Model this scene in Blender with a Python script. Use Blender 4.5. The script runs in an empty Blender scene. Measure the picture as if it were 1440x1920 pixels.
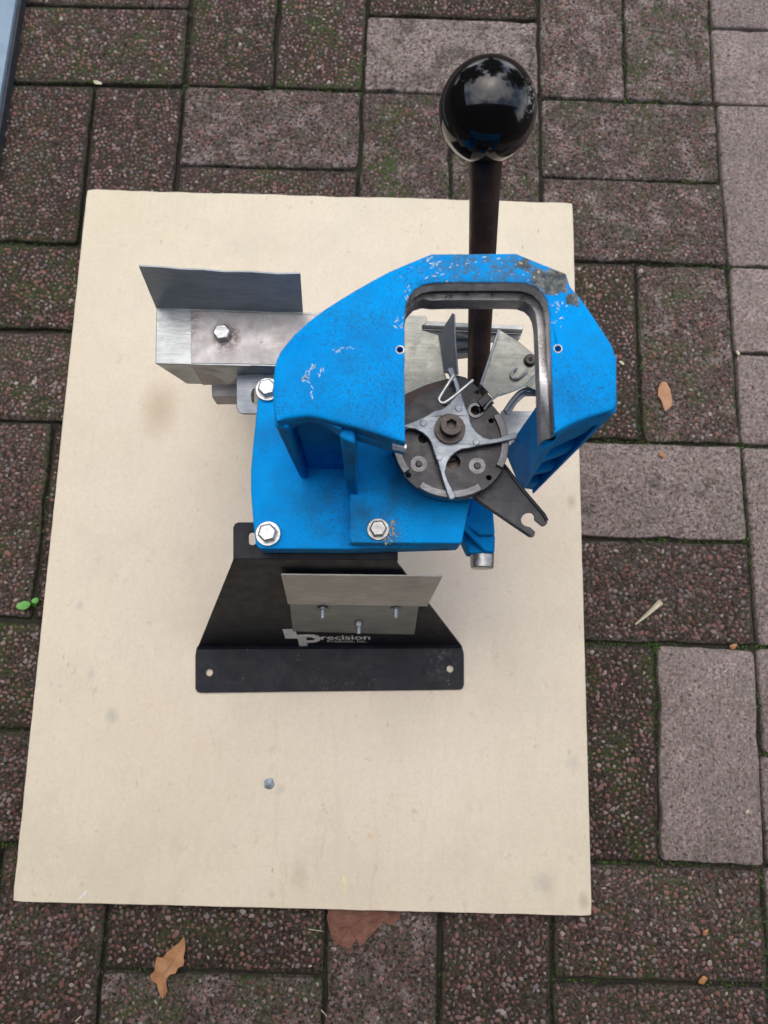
# Blue hand press on a black stand, on a pale board, on a basket-weave patio.
# Units: metres.  x right, y away, z up; z = 0 is the top of the patio pavers.
import bpy, bmesh, math, random
from mathutils import Vector, Matrix, noise
from mathutils.geometry import tessellate_polygon

random.seed(7)
R = math.radians
scene = bpy.context.scene
C = scene.collection

# ------------------------------------------------------------------ camera
cam = bpy.data.cameras.new('camera')
cam.sensor_fit = 'VERTICAL'
cam.sensor_height = 36.0
cam.lens = 36.0 * 1420 / 1920
cam.clip_start = 0.01
cam.clip_end = 300
cam.dof.use_dof = True
cam.dof.focus_distance = 0.54
cam.dof.aperture_fstop = 10.0
camo = bpy.data.objects.new('camera', cam)
C.objects.link(camo)
camo.matrix_world = Matrix(((0.999492183265719, -0.03158544548886972, -0.004211320932435045, 0.235366681),
                            (0.030142598470494133, 0.9800366607552393, -0.19651861828632594, -0.628403032),
                            (0.010334377009423013, 0.1962918826874656, 0.9804910491395816, 0.740187454),
                            (0, 0, 0, 1)))
scene.camera = camo

# ------------------------------------------------------------------ sky and sun
SUN_EL, SUN_AZ = R(70), R(-8)          # azimuth measured from +y towards +x
world = bpy.data.worlds.new('World')
scene.world = world
world.use_nodes = True
wt = world.node_tree
wt.nodes.clear()
wo = wt.nodes.new('ShaderNodeOutputWorld')
bg = wt.nodes.new('ShaderNodeBackground')
sky = wt.nodes.new('ShaderNodeTexSky')
sky.sky_type = 'NISHITA'
sky.sun_disc = False
sky.sun_elevation = SUN_EL
sky.sun_rotation = SUN_AZ
sky.dust_density = 3.0
tc = wt.nodes.new('ShaderNodeTexCoord')
cn = wt.nodes.new('ShaderNodeTexNoise')
cn.inputs['Scale'].default_value = 3.2
cn.inputs['Detail'].default_value = 7
cn.inputs['Roughness'].default_value = 0.55
cr = wt.nodes.new('ShaderNodeMapRange')
cr.inputs['From Min'].default_value = 0.42
cr.inputs['From Max'].default_value = 0.68
cmix = wt.nodes.new('ShaderNodeMix')
cmix.data_type = 'RGBA'
cmix.inputs[7].default_value = (9.0, 8.9, 8.8, 1)      # cloud
wt.links.new(tc.outputs['Generated'], cn.inputs['Vector'])
wt.links.new(cn.outputs['Fac'], cr.inputs['Value'])
wt.links.new(cr.outputs['Result'], cmix.inputs[0])
wt.links.new(sky.outputs['Color'], cmix.inputs[6])
wt.links.new(cmix.outputs[2], bg.inputs['Color'])
wt.links.new(bg.outputs['Background'], wo.inputs['Surface'])
bg.inputs['Strength'].default_value = 0.12

sun = bpy.data.lights.new('sun', 'SUN')
sun.energy = 0.5
sun.angle = R(80)
sun.color = (1.0, 0.95, 0.88)
suno = bpy.data.objects.new('sun', sun)
C.objects.link(suno)
sd = Vector((math.sin(SUN_AZ) * math.cos(SUN_EL), math.cos(SUN_AZ) * math.cos(SUN_EL), math.sin(SUN_EL)))
suno.rotation_euler = (-sd).to_track_quat('-Z', 'Y').to_euler()

scene.view_settings.view_transform = 'Standard'
scene.view_settings.look = 'None'
scene.view_settings.gamma = 1
scene.view_settings.use_curve_mapping = False
scene.view_settings.exposure = 1.16

# ------------------------------------------------------------------ material helpers
class NT:
    """small node-tree writer"""
    def __init__(s, name):
        s.m = bpy.data.materials.new(name)
        s.m.use_nodes = True
        s.t = s.m.node_tree
        s.t.nodes.clear()
        s.out = s.n('ShaderNodeOutputMaterial')
        s.b = s.n('ShaderNodeBsdfPrincipled')
        s.l(s.b.outputs[0], s.out.inputs[0])
        s.tc = s.n('ShaderNodeTexCoord')
        s.obj = s.tc.outputs['Object']
    def n(s, t, **k):
        nd = s.t.nodes.new(t)
        for a, v in k.items():
            setattr(nd, a, v)
        return nd
    def l(s, a, b):
        s.t.links.new(a, b)
    def put(s, sock, v):
        if isinstance(v, (int, float)):
            sock.default_value = v
        elif isinstance(v, (tuple, list)):
            sock.default_value = tuple(v) if len(v) != 3 or sock.type == 'VECTOR' else (*v, 1)
        else:
            s.l(v, sock)
    def noise(s, scale, detail=4, rough=.55, vec=None, dist=0, col=False):
        nd = s.n('ShaderNodeTexNoise')
        s.put(nd.inputs['Vector'], vec or s.obj)
        nd.inputs['Scale'].default_value = scale
        nd.inputs['Detail'].default_value = detail
        nd.inputs['Roughness'].default_value = rough
        nd.inputs['Distortion'].default_value = dist
        return nd.outputs['Color' if col else 'Fac']
    def voro(s, scale, vec=None, feature='F1', out='Distance', rnd=1.0):
        nd = s.n('ShaderNodeTexVoronoi', feature=feature)
        s.put(nd.inputs['Vector'], vec or s.obj)
        nd.inputs['Scale'].default_value = scale
        nd.inputs['Randomness'].default_value = rnd
        return nd.outputs[out]
    def ramp(s, v, *stops):
        nd = s.n('ShaderNodeValToRGB')
        e = nd.color_ramp.elements
        while len(e) < len(stops):
            e.new(0.5)
        for el, (p, c) in zip(e, stops):
            el.position = p
            el.color = (*c, 1) if isinstance(c, (tuple, list)) else (c, c, c, 1)
        s.put(nd.inputs['Fac'], v)
        return nd.outputs['Color']
    def rng(s, v, a, b, c=0., d=1.):
        nd = s.n('ShaderNodeMapRange')
        s.put(nd.inputs['Value'], v)
        for k, x in zip(('From Min', 'From Max', 'To Min', 'To Max'), (a, b, c, d)):
            nd.inputs[k].default_value = x
        return nd.outputs['Result']
    def math(s, op, a, b=0.0):
        nd = s.n('ShaderNodeMath', operation=op)
        s.put(nd.inputs[0], a)
        s.put(nd.inputs[1], b)
        return nd.outputs[0]
    def mix(s, f, a, b, mode='MIX'):
        nd = s.n('ShaderNodeMix', data_type='RGBA', blend_type=mode)
        s.put(nd.inputs[0], f)
        s.put(nd.inputs[6], a)
        s.put(nd.inputs[7], b)
        return nd.outputs[2]
    def near(s, p, r0, r1, sc=(1, 1, 1), wob=0.0, wscale=60):
        """1 inside r0 of point p (object space), 0 beyond r1; sc stretches; edge broken up by noise"""
        v = s.n('ShaderNodeVectorMath', operation='SUBTRACT')
        s.l(s.obj, v.inputs[0])
        v.inputs[1].default_value = p
        w = s.n('ShaderNodeVectorMath', operation='MULTIPLY')
        s.l(v.outputs[0], w.inputs[0])
        w.inputs[1].default_value = sc
        d = s.n('ShaderNodeVectorMath', operation='LENGTH')
        s.l(w.outputs[0], d.inputs[0])
        dist = d.outputs['Value']
        if wob:
            dist = s.math('ADD', dist, s.math('MULTIPLY', s.math('SUBTRACT', s.noise(wscale, 5, .65), .5), wob))
        return s.rng(dist, r0, r1, 1, 0)
    def attr(s, name):
        nd = s.n('ShaderNodeAttribute', attribute_type='OBJECT', attribute_name=name)
        return nd.outputs['Fac']
    def bump(s, h, dist, strength=1.0):
        nd = s.n('ShaderNodeBump')
        s.put(nd.inputs['Height'], h)
        nd.inputs['Distance'].default_value = dist
        nd.inputs['Strength'].default_value = strength
        s.l(nd.outputs[0], s.b.inputs['Normal'])
    def set(s, **k):
        for a, v in k.items():
            s.put(s.b.inputs[a.replace('_', ' ')], v)
        return s.m

def simple(name, col, rough=.6, metal=0., var=.25, scale=80, bump=0.0):
    t = NT(name)
    n = t.noise(scale, 5)
    c = t.mix(t.rng(n, .3, .7), tuple(x * (1 - var) for x in col), tuple(min(1, x * (1 + var)) for x in col))
    if bump:
        t.bump(t.noise(scale * 4, 4), bump)
    return t.set(Base_Color=c, Roughness=t.rng(t.noise(scale * .7, 4), .3, .7, max(0, rough - .08), rough + .08), Metallic=metal)

ORG = (.21, -.49, .016)                      # base point of the press: object space is relative to this
def rel(p):
    return (p[0] - ORG[0], p[1] - ORG[1], p[2] - ORG[2])

def mat_blue():
    t = NT('blue powder coat')
    base = t.mix(t.rng(t.noise(28, 5), .35, .65), (.0003, .275, .74), (.0004, .335, .84))
    # fine grime caught in the texture of the coat, denser in broad patches
    speck = t.rng(t.noise(950, 4, .7), .50, .64)
    patch = t.math('MAXIMUM', t.rng(t.noise(22, 5, .6), .47, .70), t.math('MULTIPLY', t.near(rel((0.22959,-0.49212,0.368)), .012, .042, (1, 1, 1), .02, 40), .8))
    g = t.math('MULTIPLY', speck, t.math('ADD', t.math('MULTIPLY', patch, .75), .10))
    g = t.math('MAXIMUM', g, t.math('MULTIPLY', speck, t.math('MULTIPLY', t.math('MAXIMUM', t.near(rel((0.33747,-0.48554,0.368)), .008, .032, (1, 1, 1), .02, 40), t.near(rel((0.2269,-0.52815,0.256)), .02, .07, (1, 1, .3), .03, 30)), .75)))
    base = t.mix(g, base, (.025, .045, .075))
    # grimy film on the lower casting and round the working area
    film = t.math('MULTIPLY', t.rng(t.noise(40, 6, .65), .45, .75), t.math('ADD', .40, t.math('MULTIPLY', t.near(rel((0.22678,-0.52459,0.256)), .02, .06, (1, 1, .4), .02, 40), .5)))
    base = t.mix(film, base, (.022, .095, .19))
    # bare metal where the coat has flaked
    chip = t.near(rel((0.32445,-0.42519,0.368)), .009, .012, (1.0, 1.5, 1), .022, 120)
    for p, r in (((0.31593,-0.42052,0.368), .006), ((0.33428,-0.43472,0.368), .004), ((0.3088,-0.41641,0.368), .006)):
        chip = t.math('MAXIMUM', chip, t.near(rel(p), r * .6, r, (1, 1, 1), .018, 160))
    bare = t.ramp(t.noise(300, 5), (.3, (.055, .07, .08)), (.55, (.15, .165, .165)), (.75, (.34, .31, .25)))
    base = t.mix(chip, base, bare)
    # stained strip along the rear rim, with dried cream residue
    stain = t.math('MULTIPLY', t.near(rel((0.28442,-0.41854,0.368)), .012, .032, (.75, 2.2, 1), .02, 90), t.rng(t.noise(260, 5, .7), .42, .58))
    base = t.mix(t.math('MULTIPLY', stain, .8), base, (.085, .12, .14))
    brown = t.math('MULTIPLY', t.near(rel((0.24063,-0.54502,0.256)), .003, .013, (1.1, .9, 1), .01, 150), t.rng(t.noise(330, 5, .7), .42, .60))
    base = t.mix(t.math('MULTIPLY', brown, .8), base, (.10, .085, .06))
    cream = t.rng(t.noise(420, 4, .6), .645, .67)
    zone = t.math('MAXIMUM', t.near(rel((0.28442,-0.41791,0.368)), .02, .038, (.7, 2.0, 1)), t.near(rel((0.32761,-0.44261,0.368)), .004, .011))
    zone = t.math('MAXIMUM', zone, t.near(rel((0.24232,-0.54356,0.256)), .003, .0085))
    zone = t.math('MAXIMUM', zone, t.near(rel((0.23869,-0.54964,0.256)), .002, .006))
    base = t.mix(t.math('MULTIPLY', cream, zone), base, (.62, .52, .36))
    t.bump(t.math('ADD', t.noise(1300, 2), t.math('MULTIPLY', chip, -1.5)), .00035, .55)
    return t.set(Base_Color=base, Roughness=t.rng(t.noise(200, 4), .3, .7, .48, .66), Metallic=t.math('MULTIPLY', chip, .5),
                 Specular_IOR_Level=.04)

def mat_blackcoat():
    t = NT('black powder coat')
    b = t.mix(t.rng(t.noise(30, 6, .6), .35, .7), (.008, .010, .016), (.015, .018, .027))
    dust = t.math('MULTIPLY', t.rng(t.noise(55, 6, .7), .55, .85), .16)
    b = t.mix(dust, b, (.13, .12, .12))
    fl = t.rng(t.noise(500, 3, .6), .70, .73)
    b = t.mix(t.math('MULTIPLY', fl, t.rng(t.noise(25, 3), .45, .65)), b, (.4, .38, .34))
    sc = t.math('MULTIPLY', t.near(rel((0.29848,-0.62343,0.02)), .003, .022, (1, 1, 1), .02, 90), t.rng(t.noise(240, 6, .75), .50, .66))
    b = t.mix(t.math('MULTIPLY', sc, .38), b, (.28, .26, .24))
    rust = t.math('MULTIPLY', t.near(rel((0.20397,-0.65151,0.02)), .004, .03, (.6, 2.4, 1), .02, 60), t.rng(t.noise(330, 4), .58, .68))
    b = t.mix(t.math('MULTIPLY', rust, .7), b, (.16, .08, .05))
    t.bump(t.noise(900, 3), .0003, .5)
    return t.set(Base_Color=b, Roughness=t.rng(t.noise(90, 5), .3, .7, .44, .6), Specular_IOR_Level=.22)

def mat_steel(name, c0, c1, rough, grime=.35, metal=.85, scale=60, spots=(.10, .07, .045)):
    t = NT(name)
    b = t.mix(t.rng(t.noise(scale, 6, .65), .3, .7), c0, c1)
    g = t.rng(t.noise(scale * 1.7, 6, .7), .52, .78)
    b = t.mix(t.math('MULTIPLY', g, grime), b, spots)
    mp = t.n('ShaderNodeMapping')
    t.l(t.obj, mp.inputs[0])
    mp.inputs['Scale'].default_value = (.06, 1, .5)
    mp.inputs['Rotation'].default_value = (.2, .1, .25)
    st = t.noise(900, 4, .6, vec=mp.outputs[0])
    b = t.mix(t.math('MULTIPLY', t.rng(st, .40, .62), .35), b, tuple(x * .55 for x in c0))
    pit = t.rng(t.noise(scale * 5, 5, .75), .60, .68)
    b = t.mix(t.math('MULTIPLY', pit, grime * .8), b, tuple(x * .5 for x in spots))
    t.bump(t.math('ADD', t.noise(scale * 9, 5, .6), t.math('MULTIPLY', st, .6)), .0003, .45)
    return t.set(Base_Color=b, Roughness=t.rng(t.noise(scale * 2, 5), .3, .7, rough - .1, rough + .12),
                 Metallic=t.math('SUBTRACT', metal, t.math('MULTIPLY', g, .5)))

def mat_board():
    t = NT('pale board face')
    b = t.mix(t.rng(t.noise(7, 6, .6), .3, .7), (.70, .63, .465), (.79, .725, .565))
    b = t.mix(t.math('MULTIPLY', t.near((0.22361,-0.50484,0.016), .10, .42, (1, .9, 1), .25, 5), .8), b, t.mix(t.rng(t.noise(9, 6, .65), .3, .7), (.76, .655, .55), (.83, .735, .635)))
    mp = t.n('ShaderNodeMapping')
    t.l(t.obj, mp.inputs[0])
    mp.inputs['Scale'].default_value = (1, .22, 1)
    gr = t.noise(120, 6, .6, vec=mp.outputs[0])
    b = t.mix(t.math('MULTIPLY', t.rng(gr, .45, .75), .11), b, (.52, .42, .29))
    b = t.mix(t.math('MULTIPLY', t.rng(t.noise(13, 7, .75), .48, .70), .34), b, (.53, .48, .39))
    b = t.mix(t.math('MULTIPLY', t.rng(t.noise(75, 6, .7), .62, .72), .40), b, (.45, .34, .22))
    b = t.mix(t.rng(t.noise(300, 6, .8), .40, .66, 0, .30), b, (.55, .46, .33))
    b = t.mix(t.rng(t.noise(52, 6, .75), .56, .70, 0, .22), b, (.86, .80, .68))
    # scattered bluish grey smudges
    sp = t.rng(t.math('ADD', t.voro(13, rnd=1), t.math('MULTIPLY', t.math('SUBTRACT', t.noise(45, 6, .7), .5), .14)), .02, .085, 1, 0)
    sp = t.math('MULTIPLY', sp, t.rng(t.noise(22, 4, .7), .5, .62))
    b = t.mix(t.math('MULTIPLY', sp, .30), b, (.40, .41, .41))
    # hair-fine dark marks and fibres
    mp2 = t.n('ShaderNodeMapping')
    t.l(t.obj, mp2.inputs[0])
    mp2.inputs['Scale'].default_value = (1, .35, 1)
    mp2.inputs['Rotation'].default_value = (0, 0, .3)
    fb = t.rng(t.voro(70, vec=mp2.outputs[0]), .04, .075, 1, 0)
    b = t.mix(t.math('MULTIPLY', fb, t.rng(t.noise(9, 3), .42, .62, 0, .6)), b, (.34, .25, .15))
    och = t.rng(t.voro(24, vec=mp2.outputs[0]), .05, .16, 1, 0)
    b = t.mix(t.math('MULTIPLY', t.math('MULTIPLY', och, t.rng(t.noise(170, 5, .75), .5, .62)), t.rng(t.noise(6, 4, .6), .40, .55, 0, .85)), b, (.64, .40, .19))
    drag = t.rng(t.noise(30, 6, .7, vec=mp.outputs[0], dist=1.2), .56, .70)
    b = t.mix(t.math('MULTIPLY', drag, t.math('MULTIPLY', t.near((0.20991,-0.80002,0.016), .03, .20, (.8, 1, 1), .1, 12), .38)), b, (.48, .38, .25))
    # water stain left of the press and marks seen on the board
    ring = t.near((0.01055,-0.3862,0.016), .006, .030, (1.3, .8, 1), .016, 45)
    b = t.mix(t.math('MULTIPLY', ring, .48), b, (.40, .29, .17))
    for p, r, k in (((0.42216,-0.46666,0.016), .010, .5), ((0.39571,-0.81484,0.016), .016, .25), ((0.17256,-0.81435,0.016), .018, .25),
                    ((-0.0063,-0.68426,0.016), .012, .22), ((0.4263,-0.82937,0.016), .010, .5)):
        b = t.mix(t.math('MULTIPLY', t.near(p, r * .2, r, (1.6, 1, 1), r * .9, 110), k), b, (.42, .33, .22))
    for p, r in (((0.15239,-0.74328,0.016), .006), ((0.14258,-0.70825,0.016), .006), ((-0.04682,-0.58272,0.016), .006), ((-0.00752,-0.68192,0.016), .009),
                 ((0.41907,-0.71196,0.016), .01), ((0.38858,-0.81503,0.016), .012), ((0.3714,-0.46027,0.016), .008), ((-0.06607,-0.65582,0.016), .003),
                 ((-0.05703,-0.657,0.016), .003), ((-0.03011,-0.64505,0.016), .006), ((0.14989,-0.83166,0.016), .005), ((0.0668,-0.79597,0.016), .003)):
        b = t.mix(t.math('MULTIPLY', t.near(p, r * .05, r, (1.2, 1, 1), r * 1.3, 160), .30), b, (.30, .33, .36))
    # raw chipboard on the cut edges
    geo = t.n('ShaderNodeNewGeometry')
    sep = t.n('ShaderNodeSeparateXYZ')
    t.l(geo.outputs['True Normal'], sep.inputs[0])
    side = t.rng(sep.outputs['Z'], .5, .8, 1, 0)
    b = t.mix(side, b, t.mix(t.rng(t.noise(300, 5), .4, .6), (.20, .17, .13), (.38, .33, .26)))
    t.bump(t.noise(500, 4), .0003, .25)
    return t.set(Base_Color=b, Roughness=t.rng(t.noise(14, 4), .3, .7, .5, .68), Specular_IOR_Level=.35)

def mat_paver():
    t = NT('worn concrete paver')
    w = t.attr('worn')                          # 0 = smooth face left, 1 = face worn down to the aggregate
    tint = t.attr('tint')
    rv = t.n('ShaderNodeObjectInfo').outputs['Random']
    ad = t.n('ShaderNodeVectorMath', operation='ADD')
    t.l(t.obj, ad.inputs[0])
    cx = t.n('ShaderNodeCombineXYZ')
    t.put(cx.inputs[0], t.math('MULTIPLY', rv, 31.0))
    t.put(cx.inputs[1], t.math('MULTIPLY', rv, 17.0))
    t.l(cx.outputs[0], ad.inputs[1])
    v = ad.outputs[0]
    # coloured grit showing in the face
    cell = t.voro(520, vec=v, out='Color')
    sx = t.n('ShaderNodeSeparateXYZ')
    t.l(cell, sx.inputs[0])
    grit = t.ramp(sx.outputs[0], (.0, (.07, .056, .052)), (.25, (.22, .165, .155)), (.5, (.31, .245, .235)), (.75, (.23, .225, .24)), (1., (.48, .42, .40)))
    smooth = t.mix(.35, grit, (.30, .262, .255))
    smooth = t.mix(t.math('MULTIPLY', t.rng(t.noise(26, 6, .75, vec=v), .42, .72), .6), smooth, (.15, .145, .135))
    pits = t.rng(t.noise(240, 4, .6, vec=v), .60, .68)
    smooth = t.mix(t.math('MULTIPLY', pits, .7), smooth, (.045, .04, .035))
    matrix = t.mix(t.rng(t.noise(420, 4, .7, vec=v), .35, .65), (.013, .010, .006), t.mix(.72, grit, (.040, .025, .020)))
    # worn areas keep islands of the old face
    isl = t.rng(t.noise(34, 6, .7, vec=v), .38, .64)
    wm = t.rng(t.math('ADD', t.math('MULTIPLY', w, 1.6), t.math('SUBTRACT', isl, 1.0)), .15, .5)
    wm = t.math('MAXIMUM', t.math('MULTIPLY', wm, t.rng(w, .55, .95, .62, .97)), t.rng(w, .72, .9, 0, .93))
    b = t.mix(wm, smooth, matrix)
    gaps = t.math('MULTIPLY', t.rng(t.noise(260, 5, .75, vec=v), .50, .57), t.rng(w, .1, .6, .30, .92))
    b = t.mix(gaps, b, (.018, .019, .011))
    b = t.mix(1.0, b, t.mix(tint, (.82, .77, .76), (1.16, 1.08, 1.05)), 'MULTIPLY')
    lich = t.math('MULTIPLY', t.rng(t.noise(34, 5, .7, vec=v), .62, .72), t.rng(t.noise(500, 3, vec=v), .4, .6))
    b = t.mix(t.math('MULTIPLY', lich, .30), b, (.20, .235, .20))
    ms = t.math('MULTIPLY', t.rng(t.noise(24, 6, .7, vec=v), .46, .60), t.rng(t.noise(210, 4, .7, vec=v), .44, .54))
    b = t.mix(t.math('MULTIPLY', ms, t.math('MULTIPLY', t.attr('mossy'), .9)), b, (.040, .080, .012))
    h = t.math('ADD', t.math('MULTIPLY', t.noise(330, 5, .7, vec=v), 1.0), t.math('MULTIPLY', pits, -.8))
    t.bump(h, .0016, .8)
    return t.set(Base_Color=b, Roughness=t.rng(t.noise(120, 4, vec=v), .3, .7, .66, .92), Specular_IOR_Level=.2)

def mat_pebble():
    t = NT('paver aggregate pebbles')
    g = t.n('ShaderNodeNewGeometry')
    rv = g.outputs['Random Per Island']
    c = t.ramp(rv, (0., (.020, .017, .014)), (.14, (.09, .047, .041)), (.32, (.235, .116, .10)), (.55, (.325, .188, .17)), (.72, (.185, .135, .128)),
               (.86, (.22, .205, .225)), (.96, (.34, .26, .24)), (1., (.48, .44, .41)))
    oi = t.n('ShaderNodeObjectInfo').outputs['Random']
    cx = t.n('ShaderNodeCombineXYZ')
    t.put(cx.inputs[0], t.math('MULTIPLY', oi, 23.0))
    ad = t.n('ShaderNodeVectorMath', operation='ADD')
    t.l(t.obj, ad.inputs[0])
    t.l(cx.outputs[0], ad.inputs[1])
    v = ad.outputs[0]
    c = t.mix(t.rng(t.noise(700, 4, .7, vec=v), .3, .7, 0, .42), c, (.08, .058, .05))
    c = t.mix(1.0, c, t.mix(t.attr('tint'), (.82, .77, .77), (1.16, 1.08, 1.05)), 'MULTIPLY')
    ms = t.math('MULTIPLY', t.rng(t.noise(26, 6, .7, vec=v), .52, .66), t.attr('mossy'))
    c = t.mix(t.math('MULTIPLY', ms, t.rng(t.noise(240, 4, .7, vec=v), .42, .55)), c, (.035, .062, .012))
    dirt = t.rng(t.noise(36, 5, .65, vec=v), .45, .68)
    c = t.mix(t.math('MULTIPLY', dirt, .35), c, (.065, .038, .028))
    t.bump(t.noise(900, 3, vec=v), .0005, .5)
    return t.set(Base_Color=c, Roughness=t.rng(t.noise(400, 3, vec=v), .3, .7, .45, .75), Specular_IOR_Level=.2)

def mat_leaf(name, c0, c1, spot):
    t = NT(name)
    b = t.mix(t.rng(t.noise(90, 5), .35, .65), c0, c1)
    b = t.mix(t.math('MULTIPLY', t.rng(t.noise(170, 5, .7), .56, .68), .6), b, spot)
    t.bump(t.noise(350, 4), .0006, .6)
    return t.set(Base_Color=b, Roughness=.5)

M = {}
M['blue'] = mat_blue()
M['black'] = mat_blackcoat()
M['bare'] = mat_steel('machined aluminium', (.30, .295, .30), (.52, .515, .52), .34, .5, .85, 110, (.12, .10, .085))
M['dark_steel'] = mat_steel('dark oxide steel', (.017, .018, .021), (.042, .043, .050), .38, .4, .42, 80, (.07, .06, .055))
M['greasy'] = mat_steel('greasy brown steel', (.035, .026, .026), (.075, .04, .034), .38, .6, .4, 60, (.07, .022, .014))
M['star'] = mat_steel('zinc cast spider', (.22, .25, .29), (.34, .38, .43), .42, .3, .55, 90)
M['zinc'] = mat_steel('bright zinc plating', (.40, .42, .43), (.56, .58, .59), .36, .35, .8, 160, (.4, .36, .28))
M['old_zinc'] = mat_steel('weathered bolt steel', (.30, .30, .29), (.55, .55, .54), .32, .6, .85, 200, (.12, .08, .045))
M['rim'] = mat_steel('worn rim steel', (.11, .11, .12), (.20, .20, .215), .38, .5, .7, 120)
M['galv'] = mat_steel('galvanised sheet', (.30, .33, .34), (.46, .48, .48), .40, .35, .75, 45, (.20, .18, .12))
M['galv_old'] = mat_steel('yellowed zinc sheet', (.17, .18, .165), (.29, .30, .275), .36, .75, .6, 70, (.11, .10, .06))
M['fin'] = mat_steel('grey blue sheet', (.16, .18, .21), (.24, .27, .31), .42, .25, .55, 60)
def mat_channel():
    t = NT('rust stained steel strap')
    b = t.mix(t.rng(t.noise(45, 7, .75), .3, .7), (.27, .255, .25), (.50, .48, .485))
    b = t.mix(t.math('MULTIPLY', t.rng(t.noise(28, 7, .8), .50, .70), .55), b, (.20, .165, .14))
    r = t.math('MAXIMUM', t.near(rel((0.12254,-0.40608,0.24)), .007, .0125, (1, 1, 1), .006, 120), t.near(rel((0.09839,-0.39522,0.24)), .001, .012, (1.8, .7, 1), .010, 110))
    r = t.math('MULTIPLY', r, t.rng(t.noise(260, 5, .75), .38, .56))
    r = t.math('MAXIMUM', r, t.math('MULTIPLY', t.rng(t.noise(130, 5, .7), .66, .71), .8))
    b = t.mix(t.math('MULTIPLY', r, .85), b, (.12, .06, .035))
    t.bump(t.noise(500, 5, .7), .0003, .4)
    return t.set(Base_Color=b, Roughness=t.rng(t.noise(80, 5), .3, .7, .40, .62), Metallic=t.math('SUBTRACT', .5, t.math('MULTIPLY', r, .5)))
M['channel'] = mat_channel()
M['alu'] = mat_steel('brushed aluminium sheet', (.42, .41, .385), (.60, .59, .555), .5, .35, .4, 45, (.28, .27, .24))  # bracket's upper face: the light on it is put into a paler colour
M['bracket'] = mat_steel('dull zinc bracket', (.17, .19, .195), (.30, .32, .32), .45, .35, .5, 50)  # bracket's lower face: its shade is put into a darker colour; nuts share it
M['flange'] = mat_steel('grey blue sheet flange', (.30, .345, .38), (.42, .47, .51), .5, .3, .35, 50)
M['rod'] = mat_steel('browned steel rod', (.030, .020, .017), (.075, .044, .035), .40, .65, .45, 40, (.085, .036, .022))
M['socket'] = mat_steel('black cap screw steel', (.03, .027, .026), (.07, .06, .058), .35, .4, .6, 200)
M['hole'] = simple('dark greasy hole', (.006, .006, .006), .7)  # near-black colour stands for the shade inside holes and slots
M['board'] = mat_board()
M['paver'] = mat_paver()
M['pebble'] = mat_pebble()
M['print'] = simple('pale grey screen print', (.86, .86, .86), .5, 0, .2, 300)
M['bar'] = simple('pale blue painted metal', (.26, .36, .46), .42, .2, .12, 40)
M['bar_dark'] = simple('dark sealing strip', (.03, .035, .045), .6)
M['leaf_tan'] = mat_leaf('dry tan oak leaf', (.36, .17, .075), (.50, .26, .13), (.20, .09, .04))
M['leaf_red'] = mat_leaf('wet red brown oak leaf', (.12, .045, .030), (.22, .095, .062), (.045, .03, .032))
M['straw'] = simple('pale dry wood splinter', (.55, .50, .36), .6, 0, .2, 300)
M['crumb'] = simple('orange brown leaf crumb', (.42, .20, .08), .7, 0, .3, 400)
M['seed'] = simple('fresh green seedling leaf', (.10, .36, .05), .45, 0, .15, 300)
M['residue'] = simple('cream dried residue', (.40, .31, .17), .7, 0, .3, 600)
M['nick'] = simple('scraped primer', (.52, .62, .68), .6, 0, .35, 500)
M['glue'] = simple('grey metallic blob', (.22, .27, .31), .42, .3, .5, 500)

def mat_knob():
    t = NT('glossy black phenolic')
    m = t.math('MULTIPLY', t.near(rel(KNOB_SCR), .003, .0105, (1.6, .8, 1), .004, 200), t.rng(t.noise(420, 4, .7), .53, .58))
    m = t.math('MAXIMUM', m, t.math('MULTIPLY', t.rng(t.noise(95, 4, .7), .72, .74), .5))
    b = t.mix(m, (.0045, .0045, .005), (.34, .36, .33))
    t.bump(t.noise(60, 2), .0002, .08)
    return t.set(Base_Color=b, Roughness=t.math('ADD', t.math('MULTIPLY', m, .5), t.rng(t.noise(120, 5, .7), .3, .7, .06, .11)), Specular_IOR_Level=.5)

def mat_moss():
    t = NT('joint moss')
    b = t.ramp(t.n('ShaderNodeNewGeometry').outputs['Random Per Island'], (0, (.022, .036, .007)), (.6, (.045, .085, .013)), (1, (.08, .18, .025)))
    return t.set(Base_Color=b, Roughness=.8)
M['moss'] = mat_moss()

def mat_bed():
    t = NT('dark joint soil')
    b = t.mix(t.rng(t.noise(160, 6, .7), .3, .7), (.012, .010, .008), (.04, .032, .024))
    b = t.mix(t.rng(t.noise(25, 5, .7), .5, .66, 0, .8), b, (.022, .034, .010))
    t.bump(t.noise(300, 5), .004, .8)
    return t.set(Base_Color=b, Roughness=.95)
M['bed'] = mat_bed()

# ------------------------------------------------------------------ mesh helpers
def obj(name, bm, mats, parent=None, org=(0, 0, 0), bevel=0, seg=2, smooth=True, weight=False, ang=35):
    """link a bmesh (world coordinates) as one object whose origin is org"""
    bmesh.ops.recalc_face_normals(bm, faces=bm.faces)
    bm.transform(Matrix.Translation(-Vector(org)))
    me = bpy.data.meshes.new(name)
    bm.to_mesh(me)
    bm.free()
    for m in (mats if isinstance(mats, (list, tuple)) else [mats]):
        me.materials.append(m)
    if smooth:
        for p in me.polygons:
            p.use_smooth = True
        me.set_sharp_from_angle(angle=R(ang))
    o = bpy.data.objects.new(name, me)
    C.objects.link(o)
    if parent:
        o.parent = parent
    else:
        o.location = org
    if bevel:
        b = o.modifiers.new('edges', 'BEVEL')
        b.width = bevel
        b.segments = seg
        b.limit_method = 'WEIGHT' if weight else 'ANGLE'
        b.angle_limit = R(38)
        b.harden_normals = smooth
        b.use_clamp_overlap = True
    return o

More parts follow.
